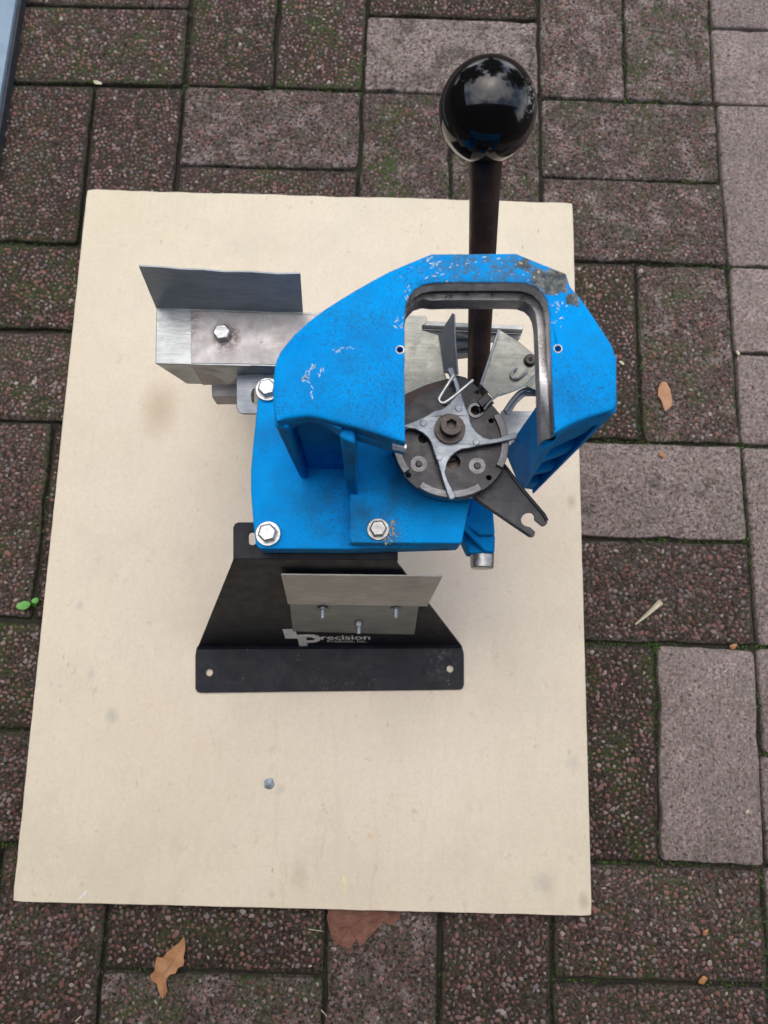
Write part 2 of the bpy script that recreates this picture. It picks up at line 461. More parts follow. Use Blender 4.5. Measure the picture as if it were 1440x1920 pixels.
def thing(name, loc, label, cat, group=None):
    o = bpy.data.objects.new(name, None)
    o.empty_display_size = .05
    C.objects.link(o)
    o.location = loc
    tag(o, label, cat, group)
    return o

def tag(o, label=None, cat=None, group=None, kind=None):
    if label: o['label'] = label
    if cat: o['category'] = cat
    if group: o['group'] = group
    if kind: o['kind'] = kind
    return o

def plate(bm, outer, vec, holes=(), mi=0, smi=None):
    """solid plate: coplanar outline (and holes) swept along vec"""
    vec = Vector(vec)
    loops = [[Vector(p) for p in outer]] + [[Vector(p) for p in h] for h in holes]
    rings = []
    for lp in loops:
        a = [bm.verts.new(p) for p in lp]
        b = [bm.verts.new(p + vec) for p in lp]
        rings.append((a, b))
        n = len(lp)
        for i in range(n):
            j = (i + 1) % n
            f = bm.faces.new((a[i], a[j], b[j], b[i]))
            f.material_index = mi if smi is None else smi
    if holes:
        tris = tessellate_polygon(loops)
        fa = [v for r in rings for v in r[0]]
        fb = [v for r in rings for v in r[1]]
        for t in tris:
            for L in (fa, fb):
                try:
                    bm.faces.new([L[i] for i in t]).material_index = mi
                except ValueError:
                    pass
    else:
        bm.faces.new(rings[0][0]).material_index = mi
        bm.faces.new(rings[0][1]).material_index = mi
    return bm

def zplate(bm, pts, z0, z1, holes=(), mi=0, smi=None):
    return plate(bm, [(x, y, z0) for x, y in pts], (0, 0, z1 - z0), [[(x, y, z0) for x, y in h] for h in holes], mi, smi)

def loft(bm, rings, mi=0, cap=True):
    """closed polygons with equal counts, skinned one to the next"""
    vs = [[bm.verts.new(p) for p in r] for r in rings]
    n = len(vs[0])
    for a, b in zip(vs, vs[1:]):
        for i in range(n):
            j = (i + 1) % n
            bm.faces.new((a[i], a[j], b[j], b[i])).material_index = mi
    if cap:
        bm.faces.new(vs[0]).material_index = mi
        bm.faces.new(vs[-1]).material_index = mi
    return vs

def circ(c, r, n=24, a0=0.0, sy=1.0):
    return [(c[0] + r * math.cos(a0 + 2 * math.pi * i / n), c[1] + r * sy * math.sin(a0 + 2 * math.pi * i / n)) for i in range(n)]

def cyl(bm, c, r, z0, z1, n=28, mi=0, r1=None):
    r1 = r if r1 is None else r1
    loft(bm, [[(x, y, z0) for x, y in circ(c, r, n)], [(x, y, z1) for x, y in circ(c, r1, n)]], mi)

def frame_of(d):
    d = Vector(d).normalized()
    u = d.cross(Vector((0, 0, 1)) if abs(d.z) < .9 else Vector((1, 0, 0))).normalized()
    return u, d.cross(u).normalized(), d

def tube(bm, pts, r, n=10, mi=0, cap=True):
    pts = [Vector(p) for p in pts]
    rs = r if isinstance(r, (list, tuple)) else [r] * len(pts)
    rings = []
    u = None
    for i, p in enumerate(pts):
        d = (pts[min(i + 1, len(pts) - 1)] - pts[max(i - 1, 0)]).normalized()
        if u is None:
            u = frame_of(d)[0]
        u = (u - d * u.dot(d)).normalized()
        w = d.cross(u)
        rings.append([p + rs[i] * (math.cos(2 * math.pi * k / n) * u + math.sin(2 * math.pi * k / n) * w) for k in range(n)])
    loft(bm, rings, mi, cap)

def smooth_path(pts, k=6):
    """Catmull-Rom through 3-D points"""
    P = [Vector(p) for p in pts]
    P = [P[0] * 2 - P[1]] + P + [P[-1] * 2 - P[-2]]
    out = []
    for i in range(1, len(P) - 2):
        for s in range(k):
            t = s / k
            a, b, c, d = P[i - 1], P[i], P[i + 1], P[i + 2]
            out.append(.5 * ((2 * b) + (c - a) * t + (2 * a - 5 * b + 4 * c - d) * t * t + (3 * b - a - 3 * c + d) * t ** 3))
    out.append(P[-2])
    return out

def hexmap(A0, B0, C0, D0, A1, B1, C1, D1):
    """trilinear map: s from A to B, d from A to D, t from top (0) to bottom (1)"""
    q = [Vector(v) for v in (A0, B0, C0, D0, A1, B1, C1, D1)]
    def f(s, d, t):
        top = (q[0] * (1 - s) + q[1] * s) * (1 - d) + (q[3] * (1 - s) + q[2] * s) * d
        bot = (q[4] * (1 - s) + q[5] * s) * (1 - d) + (q[7] * (1 - s) + q[6] * s) * d
        return top * (1 - t) + bot * t
    return f

def hexbox(bm, f, s0, s1, d0, d1, t0, t1, mi=0):
    top = [f(s0, d0, t0), f(s1, d0, t0), f(s1, d1, t0), f(s0, d1, t0)]
    bot = [f(s0, d0, t1), f(s1, d0, t1), f(s1, d1, t1), f(s0, d1, t1)]
    loft(bm, [top, bot], mi)

def nbm():
    return bmesh.new()

# ------------------------------------------------------------------ setting: ground, patio bed, pavers
bm = nbm()
zplate(bm, [(-40, -40), (40, -40), (40, 40), (-40, 40)], -.09, -.05)
tag(obj('ground', bm, simple('garden soil', (.06, .05, .035), .9, 0, .4, 6), smooth=False), kind='structure')

bm = nbm()
zplate(bm, [(-1.25, -1.95), (1.75, -1.95), (1.75, 1.35), (-1.25, 1.35)], -.048, -.0065)
patio = tag(obj('pavement', bm, M['bed'], smooth=False), kind='structure')

# where the joints of the weave have crept, in millimetres (grid column, grid row, dx, dy)
CREEP = [(0, 0, -.1, .6), (-1, 0, .5, -7.4), (2, 0, .1, 2.2), (1, 0, 1.3, 3.1), (0, 1, -4.1, 1.7), (2, 1, 2.7, -.7), (0, -1, 3.6, -1.3),
         (2, -1, -1.0, 1.4), (4, 1, -2.5, 2.1), (4, 0, -1.1, .3), (5, 0, -6.3, .6), (6, 0, -4.3, -1.0), (4, -1, 2.6, 1.2), (6, -1, -1.1, .1),
         (6, -2, -1.1, .4), (5, -2, .4, 1.2), (5, -4, -2.2, 2.1), (6, -4, 2.4, 1.1), (6, -5, 1.4, 1.4), (6, -6, 5.0, -1.9), (5, -6, 6.2, -3.9),
         (5, -8, 4.1, -.7), (6, -8, -4.4, -.9), (6, -9, -8.3, .8), (0, -9, .8, -3.2), (2, -9, -1.7, -2.3), (-1, -2, 3.6, .9), (-1, -4, 1.4, 3.1),
         (-1, -6, 1.8, 3.6)]
def creep(u, v):
    sx = sy = 0.0
    sw = .15
    for a, b, dx, dy in CREEP:
        w = math.exp(-((u - a) ** 2 + (v - b) ** 2) / .7)
        sw += w
        sx += w * dx
        sy += w * dy
    return u * .1 + sx / sw * .001, v * .1 + sy / sw * .001

def paver_mesh(seed):
    rnd = random.Random(seed)
    bm = nbm()
    L, W, rc = .0987, .0487, .004
    def ring(inset, z):
        out = []
        for cx, cy, a in ((1, 1, 0), (-1, 1, 90), (-1, -1, 180), (1, -1, 270)):
            for k in (0, 45, 90):
                an = R(a + k)
                out.append(Vector((cx * (L - rc) + (rc - inset) * math.cos(an), cy * (W - rc) + (rc - inset) * math.sin(an), z)))
        res = []
        for i, p in enumerate(out):             # split long sides so that the worn edge can wander
            q = out[(i + 1) % len(out)]
            n = max(1, int((q - p).length / .012))
            for k in range(n):
                res.append(p.lerp(q, k / n))
        return res
    rings = [ring(0, -.042), ring(0, -.0028), ring(.0006, -.0009), ring(.0018, 0)]
    for j, rg in enumerate(rings[1:]):
        for p in rg:
            s = noise.noise(Vector((p.x * 70 + seed * 9, p.y * 70, 3.1))) * .0011 + max(0, noise.noise(Vector((p.x * 28, p.y * 28 + seed * 5, 1)))-.25) * -.006
            n = Vector((p.x / L, p.y / W, 0))
            p.x += max(-1, min(1, n.x ** 5)) * s
            p.y += max(-1, min(1, n.y ** 5)) * s
            if j == 2:
                p.z += rnd.uniform(-.0005, .0003)
    loft(bm, rings)
    bmesh.ops.recalc_face_normals(bm, faces=bm.faces)
    me = bpy.data.meshes.new('paver')
    bm.to_mesh(me)
    bm.free()
    me.materials.append(M['paver'])
    for p in me.polygons:
        p.use_smooth = True
    me.set_sharp_from_angle(angle=R(60))
    return me

def pebble_mesh(seed, spacing, rmin, rmax, keep):
    rnd = random.Random(seed)
    verts, faces = [], []
    grid = {}
    pts = []
    tries = 0
    while tries < 14000:
        tries += 1
        x, y = rnd.uniform(-.0945, .0945), rnd.uniform(-.0445, .0445)
        g = (int(x / spacing + 100), int(y / spacing + 100))
        if any((x - a) ** 2 + (y - b) ** 2 < (spacing * .98) ** 2 for dx in (-1, 0, 1) for dy in (-1, 0, 1) for a, b in grid.get((g[0] + dx, g[1] + dy), ())):
            continue
        grid.setdefault(g, []).append((x, y))
        if noise.noise(Vector((x * 26 + seed, y * 26, seed * 2.7))) * .5 + .5 > keep:
            continue
        pts.append((x, y))
    for x, y in pts:
        r = rnd.uniform(rmin, rmax) * (1.25 if rnd.random() < .12 else 1)
        h = rnd.uniform(.0003, .0011)
        a0, el = rnd.uniform(0, 6.3), rnd.uniform(.5, .95)
        ca, sa = math.cos(a0), math.sin(a0)
        n = 7
        jit = [rnd.uniform(.55, 1.3) for _ in range(n)]
        b = len(verts)
        for rr, z in ((1.0, -.0006), (.80, h * .72), (.40, h)):
            for k in range(n):
                a = 2 * math.pi * k / n
                px, py = r * rr * jit[k] * math.cos(a), r * rr * jit[k] * math.sin(a) * el
                verts.append((x + px * ca - py * sa, y + px * sa + py * ca, z))
        for L in (0, 1):
            for k in range(n):
                q = (k + 1) % n
                faces.append((b + L * n + k, b + L * n + q, b + L * n + n + q, b + L * n + n + k))
        faces.append(tuple(b + 2 * n + k for k in range(n)))
    me = bpy.data.meshes.new('aggregate')
    me.from_pydata(verts, [], faces)
    me.materials.append(M['pebble'])
    for p in me.polygons:
        p.use_smooth = True
    return me

PAV = [paver_mesh(i) for i in range(8)]
PEB_WORN = [pebble_mesh(20 + i, .0042, .0015, .0030, .97) for i in range(6)]
PEB_MID = [pebble_mesh(40 + i, .0042, .0014, .0026, .74) for i in range(4)]

# pavers whose face is still mostly smooth: (grid column, grid row) of the low corner -> amount worn
SMOOTH = {(5, -8): .10, (4, -5): .30, (2, 0): .45, (6, -2): .12, (6, -3): .15, (6, -4): .2, (6, 0): .15, (7, -2): .1, (6, -6): .25, (6, -8): .3,
          (6, -7): .2, (6, -1): .15, (7, -6): .2, (6, -9): .3, (6, -10): .3, (7, 0): .15, (6, 1): .15}
MID = {(4, 0): .62, (5, 0): .6, (4, -1): .66, (2, -2): .7, (3, -2): .7, (0, -1): .62, (2, -10): .7, (5, -4): .72, (0, -10): .7, (4, -2): .7}
prnd = random.Random(5)
for bi in range(-5, 8):
    for bj in range(-9, 6):
        for k in range(2):
            if bi % 2:
                u0, v0, du, dv = 2 * bi, 2 * bj + k, 2, 1
            else:
                u0, v0, du, dv = 2 * bi + k, 2 * bj, 1, 2
            if bj % 2:
                # the weave alternates from row to row
                if bi % 2:
                    u0, v0, du, dv = 2 * bi + k, 2 * bj, 1, 2
                else:
                    u0, v0, du, dv = 2 * bi, 2 * bj + k, 2, 1
            cs = [Vector(creep(u0 + a * du, v0 + b * dv)) for a, b in ((0, 0), (1, 0), (1, 1), (0, 1))]
            c = (cs[0] + cs[1] + cs[2] + cs[3]) / 4
            ex = ((cs[1] - cs[0]) + (cs[2] - cs[3])) / 2
            ey = ((cs[3] - cs[0]) + (cs[2] - cs[1])) / 2
            far = not (-.45 < c.x < .95 and -1.25 < c.y < .45)
            if far and not (-.95 < c.x < 1.5 and -1.75 < c.y < 1.1):
                continue
            lng, sht = (ex, ey) if du == 2 else (ey, ex)
            ang = math.atan2(lng.y, lng.x) + (math.pi if prnd.random() < .5 else 0)
            o = bpy.data.objects.new('paver', prnd.choice(PAV))
            C.objects.link(o)
            o.parent = patio
            o.location = (c.x, c.y, prnd.uniform(-.0012, .0006))
            o.rotation_euler = (prnd.gauss(0, .004), prnd.gauss(0, .003), ang + prnd.gauss(0, .003))
            o.scale = (lng.length / .2 * prnd.uniform(.994, 1.002), sht.length / .1 * prnd.uniform(.985, 1.0), 1)
            wn = SMOOTH.get((u0, v0), MID.get((u0, v0), prnd.uniform(.82, 1.0)))
            o['worn'] = wn
            o['tint'] = prnd.uniform(.3, .85) if wn > .5 else prnd.uniform(.6, 1.0)
            o['mossy'] = prnd.uniform(.25, 1.0) if wn > .5 else .2
            if wn > .5:
                a = bpy.data.objects.new('aggregate', prnd.choice(PEB_WORN if wn > .75 else PEB_MID))
                C.objects.link(a)
                a.parent = o
                a['kind'] = 'stuff'
                a['mossy'] = o['mossy']
                a['tint'] = o['tint']

# moss and grass tufts in the joints
def moss():
    verts, faces = [], []
    rnd = random.Random(11)
    def tuft(x, y, z, s, n, up=1.0):
        for _ in range(n):
            a, t = rnd.uniform(0, 6.28), rnd.uniform(.3, 1.2)
            px, py = x + rnd.gauss(0, s * .6), y + rnd.gauss(0, s * .5)
            L = s * rnd.uniform(.5, 1.1)
            dx, dy, dz = math.cos(a) * math.cos(t) * L, math.sin(a) * math.cos(t) * L, math.sin(t) * L * up
            wx, wy = -math.sin(a) * L * .22, math.cos(a) * L * .22
            b = len(verts)
            verts.extend([(px, py, z), (px + dx * .5 + wx, py + dy * .5 + wy, z + dz * .6), (px + dx, py + dy, z + dz), (px + dx * .5 - wx, py + dy * .5 - wy, z + dz * .6)])
            faces.append((b, b + 1, b + 2, b + 3))
    for _ in range(26000):
        u = rnd.randint(-5, 11)
        v = rnd.uniform(-13, 6)
        if rnd.random() < .5:
            x, y = creep(u, v)
        else:
            x, y = creep(v * .8 + 4, u - 8)
        m = noise.noise(Vector((x * 9, y * 9, 4.2))) * .5 + .5
        if rnd.random() > max(0, (m - .44)) * 3.0 * (1.6 if x > .42 else 1.0):
            continue
        tuft(x + rnd.gauss(0, .0014), y + rnd.gauss(0, .0014), -.005, .0042, 3, .8)
    for _ in range(5000):                       # small cushions on the paver faces
        x, y = rnd.uniform(-.5, .95), rnd.uniform(-1.2, .4)
        m = noise.noise(Vector((x * 14, y * 14, 9.1))) * .5 + .5
        if rnd.random() < max(0, (m - .56)) * 4.0 * (1.5 if x > .4 else .8):
            tuft(x, y, -.0004, .0026, 3, .7)
    for p, s, n in (((0.51473,-0.49979,0), .004, 26), ((0.50413,-0.605,0), .0045, 30), ((0.50505,-0.65799,0), .003, 16), ((-0.00353,0.09453,0), .004, 20),
                    ((-0.19781,0.05471,0), .004, 22), ((0.56084,-0.09941,0), .004, 22), ((0.20859,0.1067,0), .004, 22), ((0.49433,-0.61844,0), .004, 14),
                    ((-0.00056,-0.9216,0), .004, 18), ((0.42462,-0.83844,0), .004, 12), ((0.1966,0.09902,0), .004, 14)):
        tuft(p[0], p[1], -.002, s, n)
    me = bpy.data.meshes.new('moss')
    me.from_pydata(verts, [], faces)
    me.materials.append(M['moss'])
    o = bpy.data.objects.new('moss', me)
    C.objects.link(o)
    tag(o, 'green moss and tiny grass growing in the paver joints', 'moss', kind='stuff')
moss()

# ------------------------------------------------------------------ board
bm = nbm()
corners = [Vector((*p, 0)) for p in [(-0.08721,-0.1443), (0.42936,-0.1409), (0.43312,-0.84139), (-0.07795,-0.84353)]]
ol = []
for i in range(4):
    a, b = corners[i], corners[(i + 1) % 4]
    n = 60
    d = (b - a).normalized()
    nn = Vector((-d.y, d.x, 0))
    for k in range(n):
        p = a.lerp(b, (k + .0) / n)
        amp = .0011 if i == 0 else .0004
        if k:
            p = p + nn * (noise.noise(p * 60 + Vector((0, 0, i))) * amp + noise.noise(p * 210) * amp * .5)
        cd = min(k, n - k) / n * (b - a).length
        if cd < .004:
            p = p + ((corners[0] + corners[2]) / 2 - p).normalized() * (.004 - cd) * .25
        ol.append((p.x, p.y))
zplate(bm, ol, .0035, .016)
board = obj('board', bm, M['board'], bevel=.0006, seg=1)
tag(board, 'large pale cream board lying flat on the pavers under the press', 'board')

# ------------------------------------------------------------------ the press
press = thing('hand_press', ORG, 'blue hand press with black ball lever on a black metal stand, standing on the board', 'press')
def part(name, bm, mats, parent=None, **k):
    return obj(name, bm, mats, parent or press, org=ORG, **k)

ZT, ZL, ZB, ZF = .368, .245, .256, .2235
# --- top frame: one U-shaped casting, its opening stepped by a machined groove
out_back = [(0.17865,-0.50309), (0.17765,-0.49534), (0.17741,-0.48662), (0.17753,-0.47928), (0.17837,-0.47453), (0.18006,-0.47003), (0.18313,-0.46516), (0.18678,-0.46024), (0.19396,-0.45247), (0.20179,-0.44552), (0.21083,-0.43879), (0.21856,-0.43329), (0.22746,-0.42742), (0.23641,-0.42182), (0.24715,-0.41644), (0.25823,-0.41102), (0.30395,-0.40905), (0.31656,-0.41425), (0.33083,-0.41999), (0.33299,-0.42737), (0.3391,-0.43516), (0.34404,-0.44294), (0.34947,-0.45185), (0.35458,-0.4607), (0.35607,-0.46722), (0.35618,-0.48198), (0.35608,-0.49422)]
out_right = [(0.35354,-0.49604), (0.34241,-0.49988), (0.3349,-0.50301), (0.32741,-0.50699)]
tip_right = [(0.32326,-0.5097)]
inn = [(0.32244,-0.48897), (0.32192,-0.46542), (0.32135,-0.44435), (0.32031,-0.43675), (0.31809,-0.43191), (0.31442,-0.42834), (0.30873,-0.42637), (0.30159,-0.42632), (0.28447,-0.42693), (0.26736,-0.42754), (0.25939,-0.42813), (0.25429,-0.42986), (0.25038,-0.43309), (0.24736,-0.4378), (0.24608,-0.44335), (0.24603,-0.45306), (0.24668,-0.47985)]
tip_left = [(0.24785,-0.51704)]
out_left = [(0.23934,-0.51505), (0.22335,-0.51047), (0.21507,-0.50846), (0.20733,-0.50672), (0.20207,-0.50546), (0.19656,-0.50479), (0.19056,-0.50528), (0.18487,-0.50633), (0.18031,-0.50791)]
outer = out_back + out_right
nO, nI = len(outer), len(inn)
top = outer + tip_right + inn + tip_left + out_left
N = len(top)
iTR, iI0, iTL = nO, nO + 1, nO + 1 + nI
cxi = sum(p[0] for p in inn) / nI
cyi = sum(p[1] for p in inn) / nI
innr = [Vector((*p, 0)) for p in [tip_right[0]] + inn + [tip_left[0]]]
XL = min(p.x for p in innr)
def offset_inner(d):
    """move the opening's outline towards (+) or away from (-) the middle of the opening"""
    res = []
    for i, p in enumerate(innr):
        a = innr[max(i - 1, 0)]
        b = innr[min(i + 1, len(innr) - 1)]
        t = (b - a).normalized()
        k = 1.0 if d < 0 else max(0.0, min(1.0, (p.x - XL - .003) / .010))
        res.append(p + Vector((-t.y, t.x, 0)) * (d * k - (0 if d < 0 else .0012 * (1 - k))))
    return res
def layer(z, d, grow=0.0, setback=0.0):
    q = [Vector((*p, z)) for p in top]
    for i, p in enumerate(offset_inner(d)):
        q[iTR + i] = Vector((p.x, p.y, z))
    if setback:
        for i in range(iTL + 3, N):
            q[i].y += setback * (1 if i < N - 1 else .4)
    return q
layers = [layer(ZT, 0), layer(ZT - .0095, 0), layer(ZT - .0095, -.003), layer(ZT - .0135, -.003), layer(ZT - .0135, .0034), layer(ZT - .0245, .0034)]
# the left arm is hollowed out under its arched lip
for L in layers[2:]:
    for i in range(iTL + 4, N):
        L[i].y += .010 if i < N - 2 else 0
bm = nbm()
vs = loft(bm, layers)
bm.faces.ensure_lookup_table()
for f in bm.faces:
    if len(f.verts) == 4:
        ids = set()
        c = f.calc_center_median()
        for k, ring in enumerate(vs):
            for i in range(iTR, iTL + 1):
                if ring[i] in f.verts:
                    ids.add(ring[i])
        if len(ids) == 4:
            f.material_index = 1
bw = bm.edges.layers.float.new('bevel_weight_edge')
topset = {v: i for i, v in enumerate(vs[0])}
for e in bm.edges:
    a, b = e.verts
    if a in topset and b in topset:
        i, j = topset[a], topset[b]
        inner = iTR <= i <= iTL and iTR <= j <= iTL
        e[bw] = .22 if inner else (1.0 if (i >= iTL and j >= iTL) or (nO - 5 <= i <= iTR and nO - 5 <= j <= iTR) else .55)
top_frame = part('top_frame', bm, [M['blue'], M['bare']], bevel=.0028, seg=3, weight=True, ang=32)

def carve(o, cutters):
    """settle the modifiers of o, minus the cutter meshes"""
    tmp = []
    for bmc in cutters:
        bmesh.ops.recalc_face_normals(bmc, faces=bmc.faces)
        bmc.transform(Matrix.Translation(-Vector(ORG)))
        me = bpy.data.meshes.new('cut')
        bmc.to_mesh(me)
        bmc.free()
        me.materials.append(M['blue'])
        c_ = bpy.data.objects.new('cut', me)
        C.objects.link(c_)
        c_.parent = press
        m_ = o.modifiers.new('cut', 'BOOLEAN')
        m_.object = c_
        m_.solver = 'EXACT'
        tmp.append(c_)
    bpy.context.view_layer.update()
    me = bpy.data.meshes.new_from_object(o.evaluated_get(bpy.context.evaluated_depsgraph_get()))
    o.modifiers.clear()
    o.data = me
    me.set_sharp_from_angle(angle=R(34))
    for c_ in tmp:
        bpy.data.objects.remove(c_)
cuts = []
for p in ((0.24273,-0.46697,0.368), (0.32559,-0.4635,0.368)):
    b_ = nbm()
    cyl(b_, p, .0019, ZT - .012, ZT + .004, 16)
    cuts.append(b_)
b_ = nbm()
a_, e_ = Vector((0.21583,-0.51031,0.3575)), Vector((0.22971,-0.51421,0.3555))
rr_ = [.0006, .0026, .0034, .0034, .0034, .0026, .0006]
tube(b_, [a_.lerp(e_, k / 6) + Vector((0, .0012, 0)) for k in range(7)], rr_, 14)
cuts.append(b_)
b_ = nbm()
a_, e_ = Vector((0.3377,-0.5028,0.3605)), Vector((0.35156,-0.49714,0.3625))
tube(b_, [a_.lerp(e_, k / 6) for k in range(7)], [r * .6 for r in rr_], 14)
cuts.append(b_)
carve(top_frame, cuts)
# screw holes in the two arms
for p in ((0.24273,-0.46697,0.368), (0.32559,-0.4635,0.368)):
    bm = nbm()
    cyl(bm, p, .0018, ZT - .0115, ZT - .006, 16)
    part('screw_hole', bm, M['hole'], parent=top_frame)
    bm = nbm()
    zplate(bm, circ(p, .0023, 20), ZT - .001, ZT + .0003, [circ(p, .00185, 20)])
    part('hole_rim', bm, M['old_zinc'], parent=top_frame)
# bare patch where the coat is worn off the left tip
bm = nbm()
plate(bm, [(0.24038,-0.51634,0.3595), (0.24766,-0.51798,0.3595), (0.24797,-0.51787,0.3515), (0.24055,-0.51635,0.3515)], (0, .002, 0))
part('worn_patch', bm, M['zinc'], parent=top_frame)

# pale nicks where the coat has been scraped
rs = random.Random(17)
bm = nbm()
def nick(x, y, L, w, a):
    ca, sa = math.cos(a), math.sin(a)
    pl = [(-L, -w * .3), (-L * .3, -w), (L * .5, -w * .6), (L, w * .2), (L * .2, w), (-L * .5, w * .7)]
    zplate(bm, [(x + u * ca - v * sa, y + u * sa + v * ca) for u, v in pl], ZT - .0002, ZT + .00012)
for path, n, sp, w in (([(0.19853,-0.47738), (0.19536,-0.48073), (0.19357,-0.48372), (0.19254,-0.48522), (0.19522,-0.48338), (0.19673,-0.48596), (0.19747,-0.48973), (0.19738,-0.49351)], 30, .0005, .0003),
                       ([(0.20247,-0.47843), (0.20152,-0.48199), (0.20111,-0.48493)], 4, .0015, .0003), ([(0.20707,-0.46939), (0.21257,-0.46742), (0.22146,-0.46621)], 9, .0006, .00022),
                       ([(0.24007,-0.45115), (0.24228,-0.44956), (0.24126,-0.45383), (0.24327,-0.45527)], 9, .0011, .00034), ([(0.25578,-0.41832), (0.26087,-0.41438), (0.25923,-0.41882), (0.26263,-0.41682)], 11, .0018, .00034),
                       ([(0.25762,-0.4251), (0.26558,-0.42233)], 5, .0012, .0003), ([(0.32431,-0.43507), (0.3277,-0.43679), (0.32588,-0.44419), (0.33159,-0.44155)], 9, .0018, .00034),
                       ([(0.24747,-0.43011), (0.24538,-0.43787)], 5, .0008, .0003), ([(0.27867,-0.41499), (0.29301,-0.41385), (0.30163,-0.41542)], 4, .0022, .0003)):
    for _ in range(n):
        k = rs.randrange(len(path) - 1)
        p, q = Vector(path[k]), Vector(path[k + 1])
        c_ = p.lerp(q, rs.random())
        d_ = q - p
        nick(c_.x + rs.gauss(0, sp), c_.y + rs.gauss(0, sp), rs.uniform(.0005, .0016), w * rs.uniform(.5, 1.2), math.atan2(d_.y, d_.x) + rs.gauss(0, .5))
tag(part('paint_nicks', bm, M['nick'], parent=top_frame, smooth=False), kind='stuff')

# --- left column: post, hollow back wall, rib
bm = nbm()
def col(tp, bt, zt, zb):
    loft(bm, [[(x, y, zt) for x, y in tp], [(x, y, zb) for x, y in bt]])
zt = ZT - .0096
col([(0.17794,-0.50776), (0.18557,-0.50897), (0.18478,-0.49458), (0.17713,-0.49395)], [(0.18019,-0.50796), (0.18558,-0.50815), (0.1851,-0.49854), (0.17892,-0.49726)], zt, ZL - .004)          # outer post
col([(0.18619,-0.50054), (0.21611,-0.5001), (0.21575,-0.49114), (0.18573,-0.49216)], [(0.18449,-0.50079), (0.21325,-0.50059), (0.21281,-0.48942), (0.18397,-0.49037)], zt, ZL - .004)          # back wall
col([(0.17873,-0.49964), (0.18613,-0.49939), (0.20067,-0.46365), (0.19087,-0.458), (0.18099,-0.47178), (0.17781,-0.47927)], [(0.17968,-0.49797), (0.18794,-0.4977), (0.20101,-0.46717), (0.19148,-0.45794), (0.18284,-0.46778), (0.17887,-0.4755)], zt, ZL - .004)
side = part('side_column', bm, M['blue'], bevel=.0022, seg=3)
bm = nbm()
col([(0.21232,-0.51245), (0.22112,-0.51594), (0.22044,-0.49781), (0.21284,-0.49807)], [(0.2126,-0.52049), (0.21979,-0.52172), (0.21961,-0.4974), (0.21313,-0.49762)], zt, ZL - .004)
part('support_rib', bm, M['blue'], bevel=.0022, seg=3)
# arched web between post and rib, under the lip
bm = nbm()
fr = [(0.18297,-0.5076,0.3584), (0.18657,-0.50689,0.3584), (0.19074,-0.50616,0.3584), (0.19633,-0.50568,0.3584), (0.20198,-0.50667,0.3584), (0.2071,-0.50825,0.3584), (0.21336,-0.51067,0.3584)]
dr = [.022, .010, .0035, .0012, .0028, .0062, .0150]
rings = []
for p, d_ in zip(fr, dr):
    y1 = p[1] + .012
    rings.append([(p[0], p[1] + .0012, p[2] + .003), (p[0], y1, p[2] + .003), (p[0], y1, p[2] - d_), (p[0], p[1] + .0012, p[2] - d_)])
loft(bm, rings)
part('arch_web', bm, M['blue'], ang=50)
# --- right column: hollow, ribbed at the front
A0, B0, C0, D0 = [(0.32276,-0.51093,0.3437), (0.35855,-0.49345,0.3584), (0.35951,-0.46152,0.3584), (0.33095,-0.46886,0.3437)]
A1, B1, C1, D1 = [(0.33992,-0.49899,0.19), (0.34907,-0.50074,0.19), (0.35054,-0.47143,0.19), (0.3272,-0.46845,0.19)]
hx = hexmap(A0, B0, C0, D0, A1, B1, C1, D1)
bm = nbm()
hexbox(bm, hx, 0, .16, 0, 1, 0, 1)
part('side_column', bm, M['blue'], bevel=.0014, seg=2)
bm = nbm()
hexbox(bm, hx, .86, 1, 0, 1, 0, 1)
part('side_column', bm, M['blue'], bevel=.0014, seg=2)
bm = nbm()
hexbox(bm, hx, .12, .9, .5, .98, .0, .99)
part('back_wall', bm, M['blue'])
for a, b in ((.02, .19), (.36, .43), (.62, .68), (.86, .98)):
    bm = nbm()
    hexbox(bm, hx, .13, .88, .06, .55, a, b)
    part('support_rib', bm, M['blue'], bevel=.0012, seg=2)

# --- base casting
bm = nbm()
zplate(bm, [(0.14903,-0.4393), (0.1683,-0.43513), (0.24935,-0.43236), (0.30118,-0.45231), (0.30138,-0.49023), (0.28756,-0.55058), (0.21538,-0.55501), (0.15705,-0.5565), (0.1549,-0.55586), (0.15331,-0.55306), (0.15113,-0.54096), (0.14784,-0.51747), (0.14689,-0.50276), (0.14725,-0.48597)], ZF + .0012, ZL)
part('base_plate', bm, M['blue'], bevel=.0016, seg=3)
bm = nbm()
zplate(bm, [(0.21566,-0.55246), (0.28846,-0.5505), (0.29309,-0.52422), (0.30168,-0.49325), (0.30153,-0.45992), (0.26373,-0.4499), (0.21259,-0.4741)], ZF + .0016, ZB)
part('base_block', bm, M['blue'], bevel=.0014, seg=3)
bm = nbm()
plate(bm, [(0.26899,-0.55082,0.238), (0.28187,-0.55041,0.238), (0.28091,-0.5515,0.233), (0.2708,-0.55182,0.233)], (0, .001, 0))
part('slot', bm, M['hole'])

